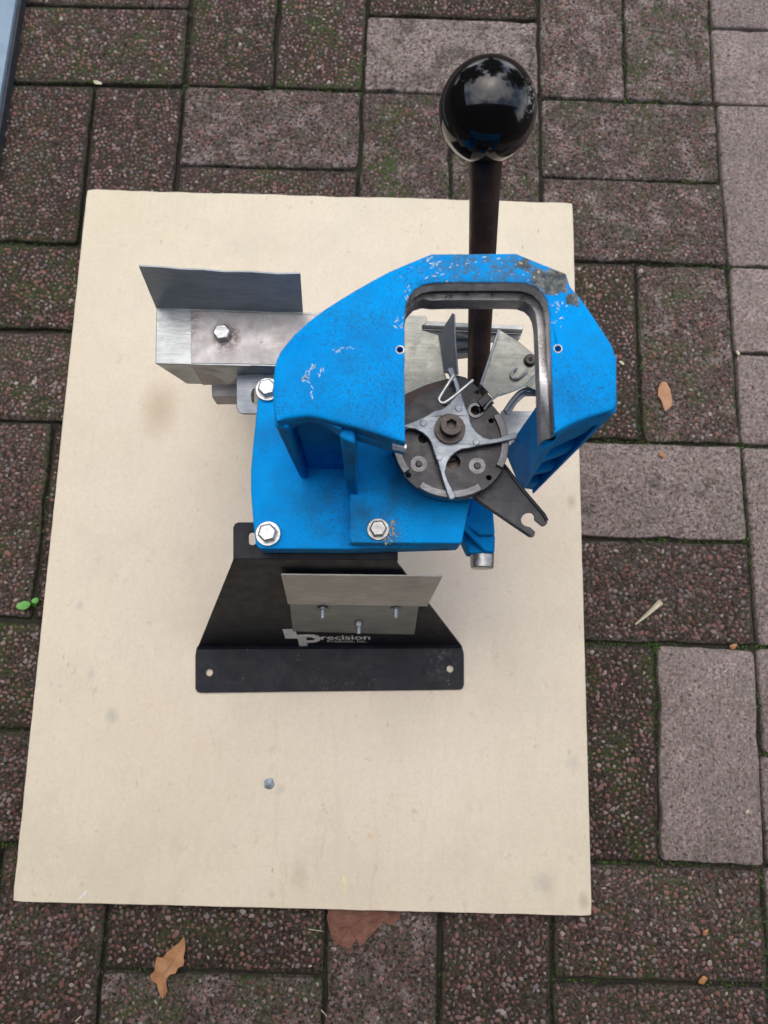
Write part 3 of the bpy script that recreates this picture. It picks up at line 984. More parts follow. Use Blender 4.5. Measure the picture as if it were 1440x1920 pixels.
def hexbolt(name, p, rh, hh, rw=None, th=.0012, mat='zinc', parent=None, rot=.3, flange=None):
    """hexagon head on an optional washer, standing on point p"""
    z = p[2]
    bm = nbm()
    if flange:
        cyl(bm, p, flange, z, z + hh * .28, 28, 0, flange * .86)
    loft(bm, [[(x, y, z) for x, y in circ(p, rh, 6, rot)], [(x, y, z + hh * .86) for x, y in circ(p, rh, 6, rot)], [(x, y, z + hh) for x, y in circ(p, rh * .84, 6, rot)]])
    h = part(name, bm, M[mat], parent=parent, bevel=.0004, seg=1)
    if rw:
        bm = nbm()
        cyl(bm, p, rw, z - .001, z + th, 32)
        part('washer', bm, M[mat], parent=h, bevel=.0004, seg=2)
    return h
hexbolt('hex_bolt', (0.16151,-0.54654,0.246), .0064, .0065, .0083, .0015)
hexbolt('hex_bolt', (0.15512,-0.44645,0.246), .0064, .0065, .0083, .0015)
hexbolt('hex_bolt', (0.23399,-0.54321,0.2565), .0058, .0062, .0072, .0018, 'old_zinc', rot=.1)

rs = random.Random(3)
bm = nbm()
for _ in range(46):
    q = (0.24261,-0.54179,0.256) if rs.random() < .6 else (0.23868,-0.54929,0.256)
    x, y, r_ = q[0] + rs.gauss(0, .0016), q[1] + rs.gauss(0, .0026), rs.uniform(.0003, .0011)
    a0 = rs.uniform(0, 6)
    loft(bm, [[(x + r_ * rs.uniform(.5, 1.2) * math.cos(a0 + k * 1.257), y + r_ * rs.uniform(.5, 1.2) * math.sin(a0 + k * 1.257), z_) for k in range(5)] for z_ in (ZB - .0002, ZB + rs.uniform(.0003, .0009))])
tag(part('dried_residue', bm, M['residue'], smooth=False), kind='stuff')
# --- lever crank at the lower right, with its pivot bolt pointing forwards
bm = nbm()
zplate(bm, [(0.29822,-0.5118), (0.31351,-0.52081), (0.31502,-0.53881), (0.30433,-0.53915), (0.29395,-0.53274)], .195, .225)
part('crank_block', bm, M['blue'], bevel=.002, seg=3)
bm = nbm()
zplate(bm, [(0.29634,-0.5255), (0.3067,-0.52906), (0.3178,-0.53529), (0.31744,-0.54878), (0.29921,-0.54935), (0.29417,-0.53837)], .186, .207)
part('crank_block', bm, M['blue'], bevel=.0018, seg=3)
bm = nbm()
loft(bm, [[(0.29377,-0.52655,0.226), (0.29746,-0.52568,0.226), (0.31529,-0.5407,0.216), (0.31622,-0.54887,0.21), (0.3099,-0.54936,0.212), (0.29239,-0.53634,0.226)], [(0.29673,-0.5214,0.2), (0.3006,-0.52048,0.2), (0.31834,-0.53656,0.196), (0.31927,-0.54389,0.19), (0.31299,-0.54409,0.19), (0.29526,-0.53012,0.2)]])
part('crank_arm', bm, M['blue'], bevel=.0018, seg=3)
bm = nbm()
c = Vector((0.3097,-0.54914,0.197))
tube(bm, [c + Vector((0, .004, 0)), c + Vector((0, -.0035, 0)), c + Vector((0, -.009, 0)), c + Vector((0, -.0098, 0))], [.0086, .0086, .0083, .0074], 24)
part('pivot_bolt', bm, M['old_zinc'], bevel=.0004, seg=1)

# --- shell plate: turntable with rim segments
ZD = .283
dc = (0.27782,-0.4907,0.283)
SX = .0003345
def dpt(x, y, z=ZD):
    return (dc[0] + (x - 845) * SX, dc[1] - (y - 829) * SX * 1.035)
RD = 109 * SX
holes = [circ(dpt(891, 768), 8.5 * SX, 16), circ(dpt(850, 866), 14 * SX, 18), circ(dpt(793, 824), 9 * SX, 14), circ(dpt(767, 893), 5.2 * SX, 12),
         circ(dpt(917, 893), 5.2 * SX, 12), circ(dpt(921, 786), 5 * SX, 12)]
bm = nbm()
zplate(bm, circ(dc, RD, 72), .2745, ZD, holes)
disc = part('shell_plate', bm, M['dark_steel'], bevel=.0005, seg=1, ang=50)
bm = nbm()
cyl(bm, (dc[0], dc[1] - .0015), RD * .86, ZB + .0004, .2743, 48)
cyl(bm, dc, RD * .3, .2743, .2765, 24)
part('ram_head', bm, M['greasy'], bevel=.0008, seg=1)
def arc(bm, r0, r1, a0, a1, z0, z1, n=18):
    pts = [(dc[0] + r1 * math.cos(a0 + (a1 - a0) * k / n), dc[1] + r1 * math.sin(a0 + (a1 - a0) * k / n)) for k in range(n + 1)]
    pts += [(dc[0] + r0 * math.cos(a1 + (a0 - a1) * k / n), dc[1] + r0 * math.sin(a1 + (a0 - a1) * k / n)) for k in range(n + 1)]
    zplate(bm, pts, z0, z1)
for a0, a1 in ((-123, -57), (-27, 33), (-167, -143)):
    bm = nbm()
    arc(bm, RD * .865, RD * .995, R(a0), R(a1), ZD - .001, ZD + .0028)
    part('rim_segment', bm, M['rim'], parent=disc, bevel=.0005, seg=2)
for x, y in ((786, 872), (895, 872)):
    bm = nbm()
    cyl(bm, dpt(x, y), 17 * SX, ZD - .001, ZD + .0004, 28, 0, 15.5 * SX)
    part('worn_ring', bm, M['rim'], parent=disc)
    bm = nbm()
    cyl(bm, dpt(x, y), 7 * SX, ZD, ZD + .0015, 20, 0, 5.5 * SX)
    part('locator_button', bm, M['dark_steel'], parent=disc, bevel=.0003, seg=1)
bm = nbm()
zplate(bm, circ(dpt(891, 768), 15 * SX, 26), ZD - .001, ZD + .0012, [circ(dpt(891, 768), 9.2 * SX, 26)])
part('station_ring', bm, M['rim'], parent=disc, bevel=.0004, seg=2)
bm = nbm()
zplate(bm, [dpt(*q) for q in ((893, 752), (911, 735), (922, 745), (903, 764))], ZD - .001, ZD + .003)
part('retaining_block', bm, M['dark_steel'], parent=disc, bevel=.0005)
bm = nbm()
zplate(bm, [dpt(*q) for q in ((908, 738), (926, 752), (900, 775), (896, 765))], ZD - .001, ZD + .0012)
part('slot', bm, M['hole'], parent=disc)

# --- spider on top of the turntable: four swept fingers
ZS = .2855
sc = (0.27654,-0.48445,0.2885)
SS = .000331
OFF = [(13, 54), (0, 67), (-10, 92), (-17.5, 124), (-18.5, 129), (-22, 129.5), (-24.4, 125), (-17, 95), (-13, 78), (-14, 64), (-22, 51), (-35, 44), (-48, 43), (-61, 47)]
pts = []
for phi, lim in ((108, 1), (24, .98), (-69, .86), (-167, 1)):
    for o_, r_ in OFF:
        r_ = r_ if r_ < 70 else 70 + (r_ - 70) * lim
        a = R(phi + o_)
        pts.append((sc[0] + r_ * SS * math.cos(a), sc[1] - r_ * SS * math.sin(a) * 1.03))
bm = nbm()
zplate(bm, pts, ZS, ZS + .0032, [circ(sc, 27 * SS, 28)])
star = part('indexing_spider', bm, M['star'], bevel=.0009, seg=2)
for phi, r_ in ((109, 57), (24, 55), (-69, 46), (-167, 51)):
    a = R(phi)
    q = (sc[0] + r_ * SS * math.cos(a), sc[1] - r_ * SS * math.sin(a))
    bm = nbm()
    cyl(bm, q, 7.2 * SS, ZS + .002, ZS + .0038, 20, 0, 6.4 * SS)
    part('rivet', bm, M['star'], parent=star, bevel=.0003, seg=1)
bm = nbm()
zplate(bm, circ(sc, 29 * SS, 36), ZS + .0008, ZS + .0058, [circ(sc, 12 * SS, 36)])
scw = part('spider_washer', bm, M['socket'], bevel=.0008, seg=2)
bm = nbm()
zc = ZS + .0125
cc = (sc[0] + .0003, sc[1] + .0006)
zplate(bm, circ(cc, 20 * SS, 36), ZS + .005, zc, [circ(cc, 10.5 * SS, 6, .5)])
zplate(bm, circ(cc, 14 * SS, 20), ZS + .005, zc - .0045)
part('socket_screw', bm, M['socket'], bevel=.0006, seg=2)

# --- platform behind the turntable, chute sheets, clips
bm = nbm()
zplate(bm, [(0.24036,-0.46094), (0.24958,-0.45515), (0.26266,-0.44847), (0.27584,-0.44396), (0.29052,-0.44604), (0.29929,-0.45456), (0.30627,-0.46525), (0.30631,-0.48683), (0.29778,-0.49777), (0.26362,-0.4989), (0.24134,-0.49609)], .262, .272)
part('platform', bm, M['greasy'], bevel=.001)
bm = nbm()
zplate(bm, [(0.27813,-0.443), (0.28755,-0.44525), (0.29734,-0.45335), (0.29043,-0.45723), (0.27997,-0.45138)], .268, .2785)
part('platform_boss', bm, M['dark_steel'], bevel=.001)
bm = nbm()
zplate(bm, [(0.22606,-0.39615), (0.26194,-0.39566), (0.26276,-0.4007), (0.25919,-0.40315), (0.25962,-0.40624), (0.2705,-0.40934), (0.27523,-0.43668), (0.27745,-0.44263), (0.2492,-0.45259), (0.228,-0.45517)], .2608, .262)
chute = part('chute_sheet', bm, M['galv_old'], bevel=.0003, seg=1)
bm = nbm()
q = [(0.2705,-0.40934,0.262), (0.27471,-0.43749,0.264), (0.28124,-0.44631,0.284), (0.27869,-0.42616,0.29), (0.27785,-0.4094,0.293), (0.27657,-0.40786,0.292)]
n = (Vector(q[1]) - Vector(q[0])).cross(Vector(q[3]) - Vector(q[0])).normalized()
if n.x < 0: n = -n
plate(bm, q, n * .0013)
part('chute_fin', bm, M['fin'], bevel=.0004, seg=1)
bm = nbm()
q = [(0.31106,-0.40683), (0.3246,-0.41551), (0.33555,-0.42498), (0.34751,-0.43284), (0.34727,-0.44961), (0.33602,-0.44925), (0.32796,-0.44619), (0.31985,-0.45017), (0.30721,-0.45503), (0.2991,-0.44643)]
zplate(bm, q, .2668, .268)
part('chute_sheet', bm, M['galv_old'], bevel=.0003, seg=1)
bm = nbm()
q = [(0.30904,-0.40893,0.274), (0.31045,-0.40926,0.274), (0.29918,-0.44719,0.27), (0.29743,-0.44688,0.27)]
plate(bm, q, (0, 0, -.006))
part('chute_lip', bm, M['fin'], bevel=.0003, seg=1)
bm = nbm()
tube(bm, smooth_path([(0.33604,-0.43977,0.275), (0.33164,-0.44252,0.276), (0.3262,-0.44894,0.277), (0.31702,-0.45437,0.28), (0.30798,-0.45865,0.283), (0.30193,-0.46421,0.285), (0.2985,-0.46944,0.2855)], 5), .0007, 8)
part('spring_wire', bm, M['galv'])
bm = nbm()
tube(bm, smooth_path([(0.31521,-0.46226,0.262), (0.3209,-0.45352,0.262), (0.3259,-0.44811,0.262), (0.3309,-0.44607,0.262), (0.33874,-0.44543,0.262)], 5), .0016, 8)
q = [(0.31555,-0.46231), (0.32126,-0.45353), (0.32699,-0.44771), (0.34203,-0.44494), (0.34198,-0.44946), (0.33484,-0.4497), (0.32948,-0.44988), (0.3241,-0.45493), (0.31874,-0.46369)]
zplate(bm, q, .2585, .260)
part('lower_bracket', bm, M['fin'], bevel=.0003, seg=1)
p = (0.33091,-0.42853,0.268)
bm = nbm()
cyl(bm, p, .0042, .268, .2715, 24, 0, .0036)
s = part('pan_screw', bm, M['socket'], bevel=.0005)
bm = nbm()
cyl(bm, p, .0014, .2714, .2719, 6)
part('screw_recess', bm, M['hole'], parent=s)
bm = nbm()
tube(bm, smooth_path([(0.32227,-0.43472,0.2705), (0.31954,-0.43685,0.27), (0.31847,-0.43949,0.27), (0.31987,-0.44167,0.27), (0.32303,-0.44157,0.27), (0.32718,-0.43791,0.2705), (0.3293,-0.4356,0.2705)], 6), .0008, 8)
part('wire_hook', bm, M['galv'])
bm = nbm()
tube(bm, smooth_path([(0.27715,-0.45392,0.302), (0.27331,-0.4606,0.302), (0.26919,-0.46795,0.302), (0.26857,-0.47002,0.302), (0.26989,-0.47168,0.302), (0.27217,-0.4716,0.302), (0.27731,-0.46767,0.302), (0.28312,-0.46233,0.302), (0.28927,-0.45661,0.302)], 5), .00105, 10)
part('wire_clip', bm, M['zinc'])
bm = nbm()
zplate(bm, [(0.3191,-0.44868), (0.34199,-0.44831), (0.34189,-0.45985), (0.32287,-0.47623), (0.31721,-0.47642)], .2235, .225)
part('lower_sheet', bm, M['zinc'], bevel=.0003, seg=1)

# --- black forked lever reaching out at the front right, with a folded rim and a keyhole notch
bm = nbm()
fork = [(0.29261,-0.52256), (0.28777,-0.51191), (0.31333,-0.49981), (0.31572,-0.50397), (0.3269,-0.51971), (0.33996,-0.53519), (0.34094,-0.5379), (0.33923,-0.54001), (0.3372,-0.54042), (0.33252,-0.53646), (0.33254,-0.53405), (0.33154,-0.53236), (0.32986,-0.53173), (0.32715,-0.53216), (0.32511,-0.53395), (0.32409,-0.53604), (0.32441,-0.53843), (0.32609,-0.54009), (0.32811,-0.54071), (0.32979,-0.541), (0.33313,-0.54396), (0.33243,-0.54671), (0.33074,-0.54778), (0.31834,-0.53999), (0.30484,-0.53047)]
zplate(bm, fork, .2692, .271)
forkp = part('primer_lever', bm, M['dark_steel'], bevel=.0005, seg=2)
bm = nbm()
tube(bm, [(0.31324,-0.50136,0.2715), (0.3268,-0.51913,0.2715), (0.33853,-0.53292,0.2715), (0.34057,-0.53692,0.2712)], .0012, 8)
tube(bm, [(0.29398,-0.52356,0.271), (0.31767,-0.53933,0.271), (0.32974,-0.54713,0.271)], .0009, 8)
part('folded_rim', bm, M['dark_steel'], parent=forkp)

# --- operating lever
kc = Vector((0.28993,-0.31146,0.35519))
kb = Vector((0.30474,-0.40996,0.20803))
dirv = (kb - kc).normalized()
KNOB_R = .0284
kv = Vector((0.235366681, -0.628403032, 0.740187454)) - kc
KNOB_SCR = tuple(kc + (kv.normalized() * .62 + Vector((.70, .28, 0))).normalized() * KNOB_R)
bm = nbm()
end = kb + dirv * .06
tube(bm, [kc + dirv * .02, kc + dirv * .03, kc.lerp(kb, .3), kb, end], [.0102, .0101, .0094, .0080, .0078], 32)
lever = part('lever_rod', bm, M['rod'])
bm = nbm()
bmesh.ops.create_uvsphere(bm, u_segments=64, v_segments=40, radius=KNOB_R)
bm.transform(Matrix.Translation(kc) @ dirv.to_track_quat('-Z', 'Y').to_matrix().to_4x4())
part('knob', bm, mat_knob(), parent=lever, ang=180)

# --- black sheet metal stand: front leg with flange and foot, rear leg
bm = nbm()
slot = [(0.1446,-0.544), (0.14524,-0.54248), (0.14705,-0.54205), (0.14891,-0.54236), (0.14974,-0.54383), (0.15007,-0.54904), (0.14943,-0.55055), (0.14762,-0.55097), (0.14577,-0.55066), (0.14494,-0.5492)]
zplate(bm, [(0.13701,-0.53525), (0.20822,-0.53296), (0.24748,-0.53396), (0.24813,-0.55816), (0.1351,-0.56099), (0.13359,-0.53911), (0.13451,-0.53645)], ZF - .0022, ZF, [slot])
fl = [[(0.1351,-0.56099,0.2235), (0.24813,-0.55816,0.2235)], [(0.13399,-0.56227,0.219), (0.24793,-0.55979,0.219)], [(0.06931,-0.61718,0.0215), (0.31413,-0.60924,0.0215)], [(0.06709,-0.62014,0.0195), (0.31588,-0.61161,0.0195)]]
rows = [[Vector(a), Vector(b)] for a, b in fl]
up = Vector((0, -.0015, .0012))
vs0 = [[bm.verts.new(p) for p in r] for r in rows]
vs1 = [[bm.verts.new(p + Vector((0, .0016, -.0016))) for p in r] for r in rows]
for a, b in zip(vs0, vs0[1:]): bm.faces.new((a[0], a[1], b[1], b[0]))
for a, b in zip(vs1, vs1[1:]): bm.faces.new((a[1], a[0], b[0], b[1]))
for i in range(3):
    bm.faces.new((vs0[i][0], vs0[i + 1][0], vs1[i + 1][0], vs1[i][0]))
    bm.faces.new((vs0[i + 1][1], vs0[i][1], vs1[i][1], vs1[i + 1][1]))
stand = part('stand', bm, M['black'], bevel=.0006, seg=2, ang=25)
bm = nbm()
fz = .0195
f0 = [(0.06709,-0.62014), (0.31588,-0.61161), (0.31742,-0.61648), (0.31769,-0.64523), (0.31673,-0.64816), (0.31427,-0.64968), (0.07415,-0.65972), (0.07063,-0.65886), (0.06893,-0.65603), (0.06652,-0.62555)]
zplate(bm, f0, fz - .0022, fz - .0001, [circ([(0.08063,-0.64119)][0], .0034, 18), circ([(0.30462,-0.63106)][0], .0034, 18)])
part('foot', bm, M['black'], parent=stand, bevel=.0006, seg=2)
bm = nbm()
zplate(bm, [(0.13112,-0.42588), (0.2422,-0.42207), (0.24305,-0.45313), (0.13472,-0.45677), (0.13158,-0.45529), (0.12982,-0.45175), (0.12825,-0.42883)], ZF - .0022, ZF, [[(0.13981,-0.44138), (0.14075,-0.43812), (0.14299,-0.43724), (0.14533,-0.43797), (0.14668,-0.44115), (0.1466,-0.44598), (0.14522,-0.44843), (0.14294,-0.44851), (0.14096,-0.44737)]])
rear = part('rear_leg', bm, M['fin'], bevel=.0006, seg=2)
bm = nbm()
plate(bm, [(0.12977,-0.42553,0.2225), (0.24221,-0.42167,0.2225), (0.25479,-0.3066,0.02), (0.07109,-0.31299,0.02)], (0, .002, 0))
zplate(bm, [(0.07097,-0.31277), (0.25481,-0.30638), (0.25423,-0.28308), (0.06931,-0.28957)], .0174, .0194)
part('leg_sheet', bm, M['black'], parent=rear)
# standing bracket bolted to the front leg, with its three studs
bm = nbm()
br = [(0.16224,-0.60321,0.074), (0.26812,-0.60258,0.07), (0.26723,-0.58277,0.146), (0.16673,-0.58479,0.148)]
br_n = (Vector(br[1]) - Vector(br[0])).cross(Vector(br[3]) - Vector(br[0])).normalized()
if br_n.y > 0: br_n = -br_n
plate(bm, br, -br_n * .0014)
bracket = part('bin_bracket', bm, M['bracket'], bevel=.0003, seg=1)
bm = nbm()
q = [(0.16563,-0.58532,0.149), (0.27385,-0.58347,0.147), (0.28066,-0.56645,0.205), (0.16633,-0.56901,0.206)]
n2 = (Vector(q[1]) - Vector(q[0])).cross(Vector(q[3]) - Vector(q[0])).normalized()
if n2.z < 0: n2 = -n2
plate(bm, q, -n2 * .0012)
part('bracket_flap', bm, M['alu'], parent=bracket, bevel=.0002, seg=1)
for a, L, big in (((0.19193,-0.58709,0.139), .008, 0), ((0.24956,-0.58482,0.138), .008, 0), ((0.21999,-0.59462,0.101), .010, 1)):
    a = Vector(a)
    d = (br_n + Vector((0, -.1, -.15))).normalized()
    bm = nbm()
    tube(bm, [a - d * .002, a + d * L], .0019, 14)
    st = part('stud', bm, M['star'], parent=bracket, bevel=.0003, seg=1)
    bm = nbm()
    tube(bm, [a, a + d * .0008], .0046, 20)
    if big:
        u, w, _ = frame_of(d)
        rg = [[a + d * h + .0038 * (math.cos(k * math.pi / 3) * u + math.sin(k * math.pi / 3) * w) for k in range(6)] for h in (.0008, .004)]
        loft(bm, rg)
    part('nut', bm, M['bracket'], parent=bracket, bevel=.0002, seg=1)

# lettering on the front leg: built in the plane of the sheet
ax = (rows[2][1] - rows[2][0]).normalized()
ay = ((rows[1][0] + rows[1][1]) / 2 - (rows[2][0] + rows[2][1]) / 2).normalized()
ay = (ay - ax * ay.dot(ax)).normalized()
an = ax.cross(ay).normalized()
o_l = (rows[2][0] + rows[2][1]) / 2
def onsheet(x, y):
    """photo-plan coordinates measured across (m) and up the sheet (m) from the middle of its foot bend"""
    return o_l + ax * x + ay * y + an * .0006
def text_part(body, x0, x1, y0, y1, name, bold=.0):
    """a line of lettering fitted between x0..x1, baseline y0, tallest letter up to y1"""
    cu = bpy.data.curves.new('text', 'FONT')
    cu.body = body
    cu.offset = bold
    to = bpy.data.objects.new('text', cu)
    C.objects.link(to)
    dg = bpy.context.evaluated_depsgraph_get()
    me = bpy.data.meshes.new_from_object(to.evaluated_get(dg))
    C.objects.unlink(to)
    bpy.data.objects.remove(to)
    xs = [v.co.x for v in me.vertices]
    my = max(v.co.y for v in me.vertices)
    for v in me.vertices:
        v.co = onsheet(x0 + (v.co.x - min(xs)) / (max(xs) - min(xs)) * (x1 - x0), y0 + v.co.y / my * (y1 - y0)) - Vector(ORG)
    me.materials.clear()
    me.materials.append(M['print'])
    o = bpy.data.objects.new(name, me)
    C.objects.link(o)
    o.parent = stand
    return o
(xa, ya), (xb, yb) = [(-0.0063,0.02154), (0.03788,0.0344)]
text_part('recision', xa, xb, ya, yb, 'lettering', .018)
(xa, ya), (xb, yb) = [(-0.00124,0.0127), (0.03462,0.01992)]
text_part('Products, Inc.', xa, xb, ya, yb, 'lettering', .008)
EMB = [([(-0.03815,0.05301), (-0.02748,0.05294), (-0.02732,0.03482), (-0.02672,0.02583), (-0.03874,0.02591)], []),
       ([(-0.02749,0.03563), (-0.01854,0.0375), (-0.01241,0.03714), (-0.00842,0.03308), (-0.00646,0.02652), (-0.00792,0.01903), (-0.01271,0.0133), (-0.02024,0.01215), (-0.02045,0.00226), (-0.02824,0.00108)], [[(-0.01967,0.02957), (-0.01537,0.02954), (-0.01269,0.02689), (-0.01196,0.02357), (-0.01422,0.01924), (-0.02019,0.01861)]])]
bm = nbm()
for pl, hs in EMB:
    plate(bm, [onsheet(*q) for q in pl], an * .0003, [[onsheet(*q) for q in h] for h in hs])
part('emblem', bm, M['print'], parent=stand, smooth=False)

# --- steel channel at the left rear: sleeve with upright flange, inner strap, bolt
ZC = .240
bm = nbm()
zplate(bm, [(0.07145,-0.38477), (0.20288,-0.38545), (0.20457,-0.42639), (0.07453,-0.42769)], ZC - .0015, ZC)
q = [(0.07453,-0.42769,0.24), (0.1412,-0.42738,0.24), (0.11951,-0.42819,0.204), (0.08774,-0.42843,0.204)]
plate(bm, q, (0, .0014, 0))
sleeve = part('channel_sleeve', bm, M['galv'], bevel=.0007, seg=2)
bm = nbm()
top_e = [(0.0736,-0.38043,0.289), (0.08753,-0.38182,0.289), (0.10132,-0.3817,0.289), (0.1152,-0.38271,0.289), (0.12899,-0.38259,0.289), (0.14628,-0.38309,0.289), (0.16353,-0.38285,0.289), (0.17839,-0.38307,0.289)]
bot_e = [(0.07126,-0.38592,0.239), (0.08603,-0.3858,0.239), (0.10118,-0.38568,0.239), (0.11634,-0.38555,0.239), (0.1315,-0.38543,0.239), (0.14666,-0.3853,0.239), (0.16107,-0.3852,0.239), (0.17549,-0.3851,0.239)]
lo = [bm.verts.new(p) for p in bot_e]
hi = [bm.verts.new((p[0], p[1] + (.0006 if i % 2 else -.0005), p[2])) for i, p in enumerate(top_e)]
for i in range(7):
    bm.faces.new((lo[i], lo[i + 1], hi[i + 1], hi[i]))
ex = bmesh.ops.extrude_face_region(bm, geom=list(bm.faces))
bmesh.ops.translate(bm, verts=[g for g in ex['geom'] if isinstance(g, bmesh.types.BMVert)], vec=(0, .0012, 0))
part('upright_flange', bm, M['flange'], bevel=.0002, seg=1)
bm = nbm()
r_ = [(0.09662,-0.38784,0.2414), (0.09935,-0.42187,0.2414), (0.09949,-0.4266,0.2404), (0.0993,-0.42798,0.236), (0.09971,-0.42835,0.228), (0.1002,-0.42961,0.206)]
r2 = [(0.20304,-0.38775,0.2414), (0.20436,-0.41984,0.2414), (0.20451,-0.42457,0.2404), (0.20437,-0.42596,0.236), (0.20398,-0.42518,0.228), (0.20286,-0.42191,0.206)]
a = [bm.verts.new(p) for p in r_]
b = [bm.verts.new(p) for p in r2]
for i in range(5):
    bm.faces.new((a[i], b[i], b[i + 1], a[i + 1]))
ex = bmesh.ops.extrude_face_region(bm, geom=list(bm.faces))
bmesh.ops.translate(bm, verts=[g for g in ex['geom'] if isinstance(g, bmesh.types.BMVert)], vec=(0, .0009, -.0011))
part('channel_strap', bm, M['channel'], bevel=.0004, seg=1, ang=60)
hexbolt('hex_bolt', (0.1205,-0.40518,0.2414), .0064, .0062, None, .001, 'zinc', rot=.2)
bm = nbm()
zplate(bm, [(0.10195,-0.41395), (0.13215,-0.41292), (0.13338,-0.43183), (0.10377,-0.43284)], .172, .19)
part('channel_foot', bm, M['channel'], bevel=.0008)
# rails of the same channel showing through the opening
bm = nbm()
zplate(bm, [(0.24893,-0.38011), (0.3365,-0.38167), (0.33569,-0.38464), (0.24902,-0.38347)], .2205, .222)
plate(bm, [(0.24903,-0.38324,0.2215), (0.33579,-0.38441,0.2215), (0.3366,-0.38294,0.211), (0.24939,-0.3817,0.211)], (0, .0012, 0))
zplate(bm, [(0.24939,-0.3817), (0.3366,-0.38294), (0.33538,-0.3864), (0.24947,-0.38513)], .2095, .211)
plate(bm, [(0.24949,-0.3849,0.2105), (0.33548,-0.38617,0.2105), (0.33573,-0.38401,0.196), (0.25005,-0.38524,0.196)], (0, .0012, 0))
part('channel_rail', bm, M['galv'], bevel=.0002, seg=1)
bm = nbm()
zplate(bm, [(0.28242,-0.38242), (0.3028,-0.38258), (0.30079,-0.387), (0.28983,-0.38912), (0.28254,-0.3911)], .19, .20)
zplate(bm, [(0.28544,-0.38399), (0.30409,-0.38423), (0.30206,-0.38959), (0.28555,-0.39192)], .178, .1895)
part('rail_foot', bm, M['fin'], bevel=.0004)

# ------------------------------------------------------------------ small loose things
def leaf(name, left, right, mat, label, cat, curl=.002, z=.002):
    """two outlines from tip to stalk, skinned over a slightly sunken midrib"""
    n = len(left)
    bm = nbm()
    L, Mi, Rr = [], [], []
    for i in range(n):
        a, b = Vector((*left[i], 0)), Vector((*right[i], 0))
        m = (a + b) / 2
        w = (a - b).length
        for lst, p, k in ((L, a, 1), (Mi, m, 0), (Rr, b, 1)):
            q = p.copy()
            q.z = z + (curl * min(1, w / .02) * (.6 + .7 * noise.noise(p * 80)) if k else 0.0)
            lst.append(bm.verts.new(q))
    for A, B in ((L, Mi), (Mi, Rr)):
        for i in range(n - 1):
            try:
                bm.faces.new((A[i], B[i], B[i + 1], A[i + 1]))
            except ValueError:
                pass
    ex = bmesh.ops.extrude_face_region(bm, geom=list(bm.faces))
    bmesh.ops.translate(bm, verts=[g for g in ex['geom'] if isinstance(g, bmesh.types.BMVert)], vec=(0, 0, .0004))
    c = (*((Vector(left[0]) + Vector(right[-1])) / 2), z)
    o = obj(name, bm, mat, org=c, ang=50)
    return tag(o, label, cat)
leaf('oak_leaf',
     [(0.07172,-0.87215), (0.0683,-0.87659), (0.06339,-0.88019), (0.05897,-0.88377), (0.05557,-0.88818), (0.05031,-0.88746), (0.049,-0.89396), (0.04903,-0.89954), (0.04597,-0.90219), (0.04687,-0.90686), (0.05182,-0.90972), (0.05433,-0.91688), (0.05711,-0.92189)],
     [(0.07267,-0.87212), (0.07401,-0.87687), (0.07443,-0.88206), (0.07344,-0.88728), (0.07466,-0.89069), (0.074,-0.89415), (0.06991,-0.89598), (0.06792,-0.90032), (0.06287,-0.90174), (0.06034,-0.90523), (0.06032,-0.91035), (0.06169,-0.91541), (0.05808,-0.92229)],
     M['leaf_tan'], 'small dry tan oak leaf curled on the mossy pavers in front of the board', 'leaf', .005, .003)
bm = nbm()
ol2 = [(0.20375,-0.84192), (0.19965,-0.84692), (0.19853,-0.85402), (0.20024,-0.86014), (0.20293,-0.86709), (0.20611,-0.87444), (0.20948,-0.87522), (0.21334,-0.87642), (0.21771,-0.87849), (0.22102,-0.87796), (0.22323,-0.87354), (0.22596,-0.86998), (0.22752,-0.87343), (0.22952,-0.87599), (0.23228,-0.8733), (0.23595,-0.86927), (0.23919,-0.86612), (0.24151,-0.86387), (0.24426,-0.86028), (0.24661,-0.8589), (0.2484,-0.85488), (0.25085,-0.85658), (0.25472,-0.8578), (0.25851,-0.85637), (0.26132,-0.85409), (0.26367,-0.85226), (0.26452,-0.84782), (0.2648,-0.84026)]
zplate(bm, ol2, .0012, .0017)
tag(obj('oak_leaf', bm, M['leaf_red'], org=(*ol2[0], .001)), 'flat red brown oak leaf half under the front edge of the board', 'leaf')
leaf('leaf_fragment', [(0.52053,-0.33508), (0.51695,-0.34158), (0.51607,-0.34971), (0.51968,-0.35536), (0.52108,-0.36106), (0.52253,-0.3656)], [(0.52497,-0.33434), (0.52903,-0.34233), (0.52975,-0.35098), (0.53012,-0.355), (0.52931,-0.36078), (0.52415,-0.36611)],
     M['leaf_tan'], 'small tan leaf fragment on the pavers right of the blue frame', 'leaf fragment', .003, .003)

def veins(leaf_o, pts, side, mat):
    bm = nbm()
    tube(bm, smooth_path(pts, 4), .00032, 6)
    for a, b in side:
        tube(bm, [a, b], [.0002, .0001], 5)
    obj('midrib', bm, mat, leaf_o, org=tuple(leaf_o.location))
LV = [o for o in C.objects if o.name.startswith('oak_leaf')]
veins(LV[0], [(0.07263,-0.87197,0.0048), (0.06792,-0.88236,0.0052), (0.06305,-0.89152,0.0052), (0.05876,-0.9024,0.005), (0.05804,-0.92158,0.0048)],
      [tuple([(0.06792,-0.88236,0.0052), (0.05929,-0.88342,0.0078)]), tuple([(0.06713,-0.8841,0.0052), (0.07482,-0.88387,0.0078)]), tuple([(0.06305,-0.89152,0.0052), (0.05221,-0.88833,0.0078)]), tuple([(0.06222,-0.89283,0.0052), (0.07358,-0.89161,0.0078)]), tuple([(0.05876,-0.9024,0.005), (0.04907,-0.90227,0.0072)])],
      simple('leaf vein tan', (.52, .31, .16), .5))
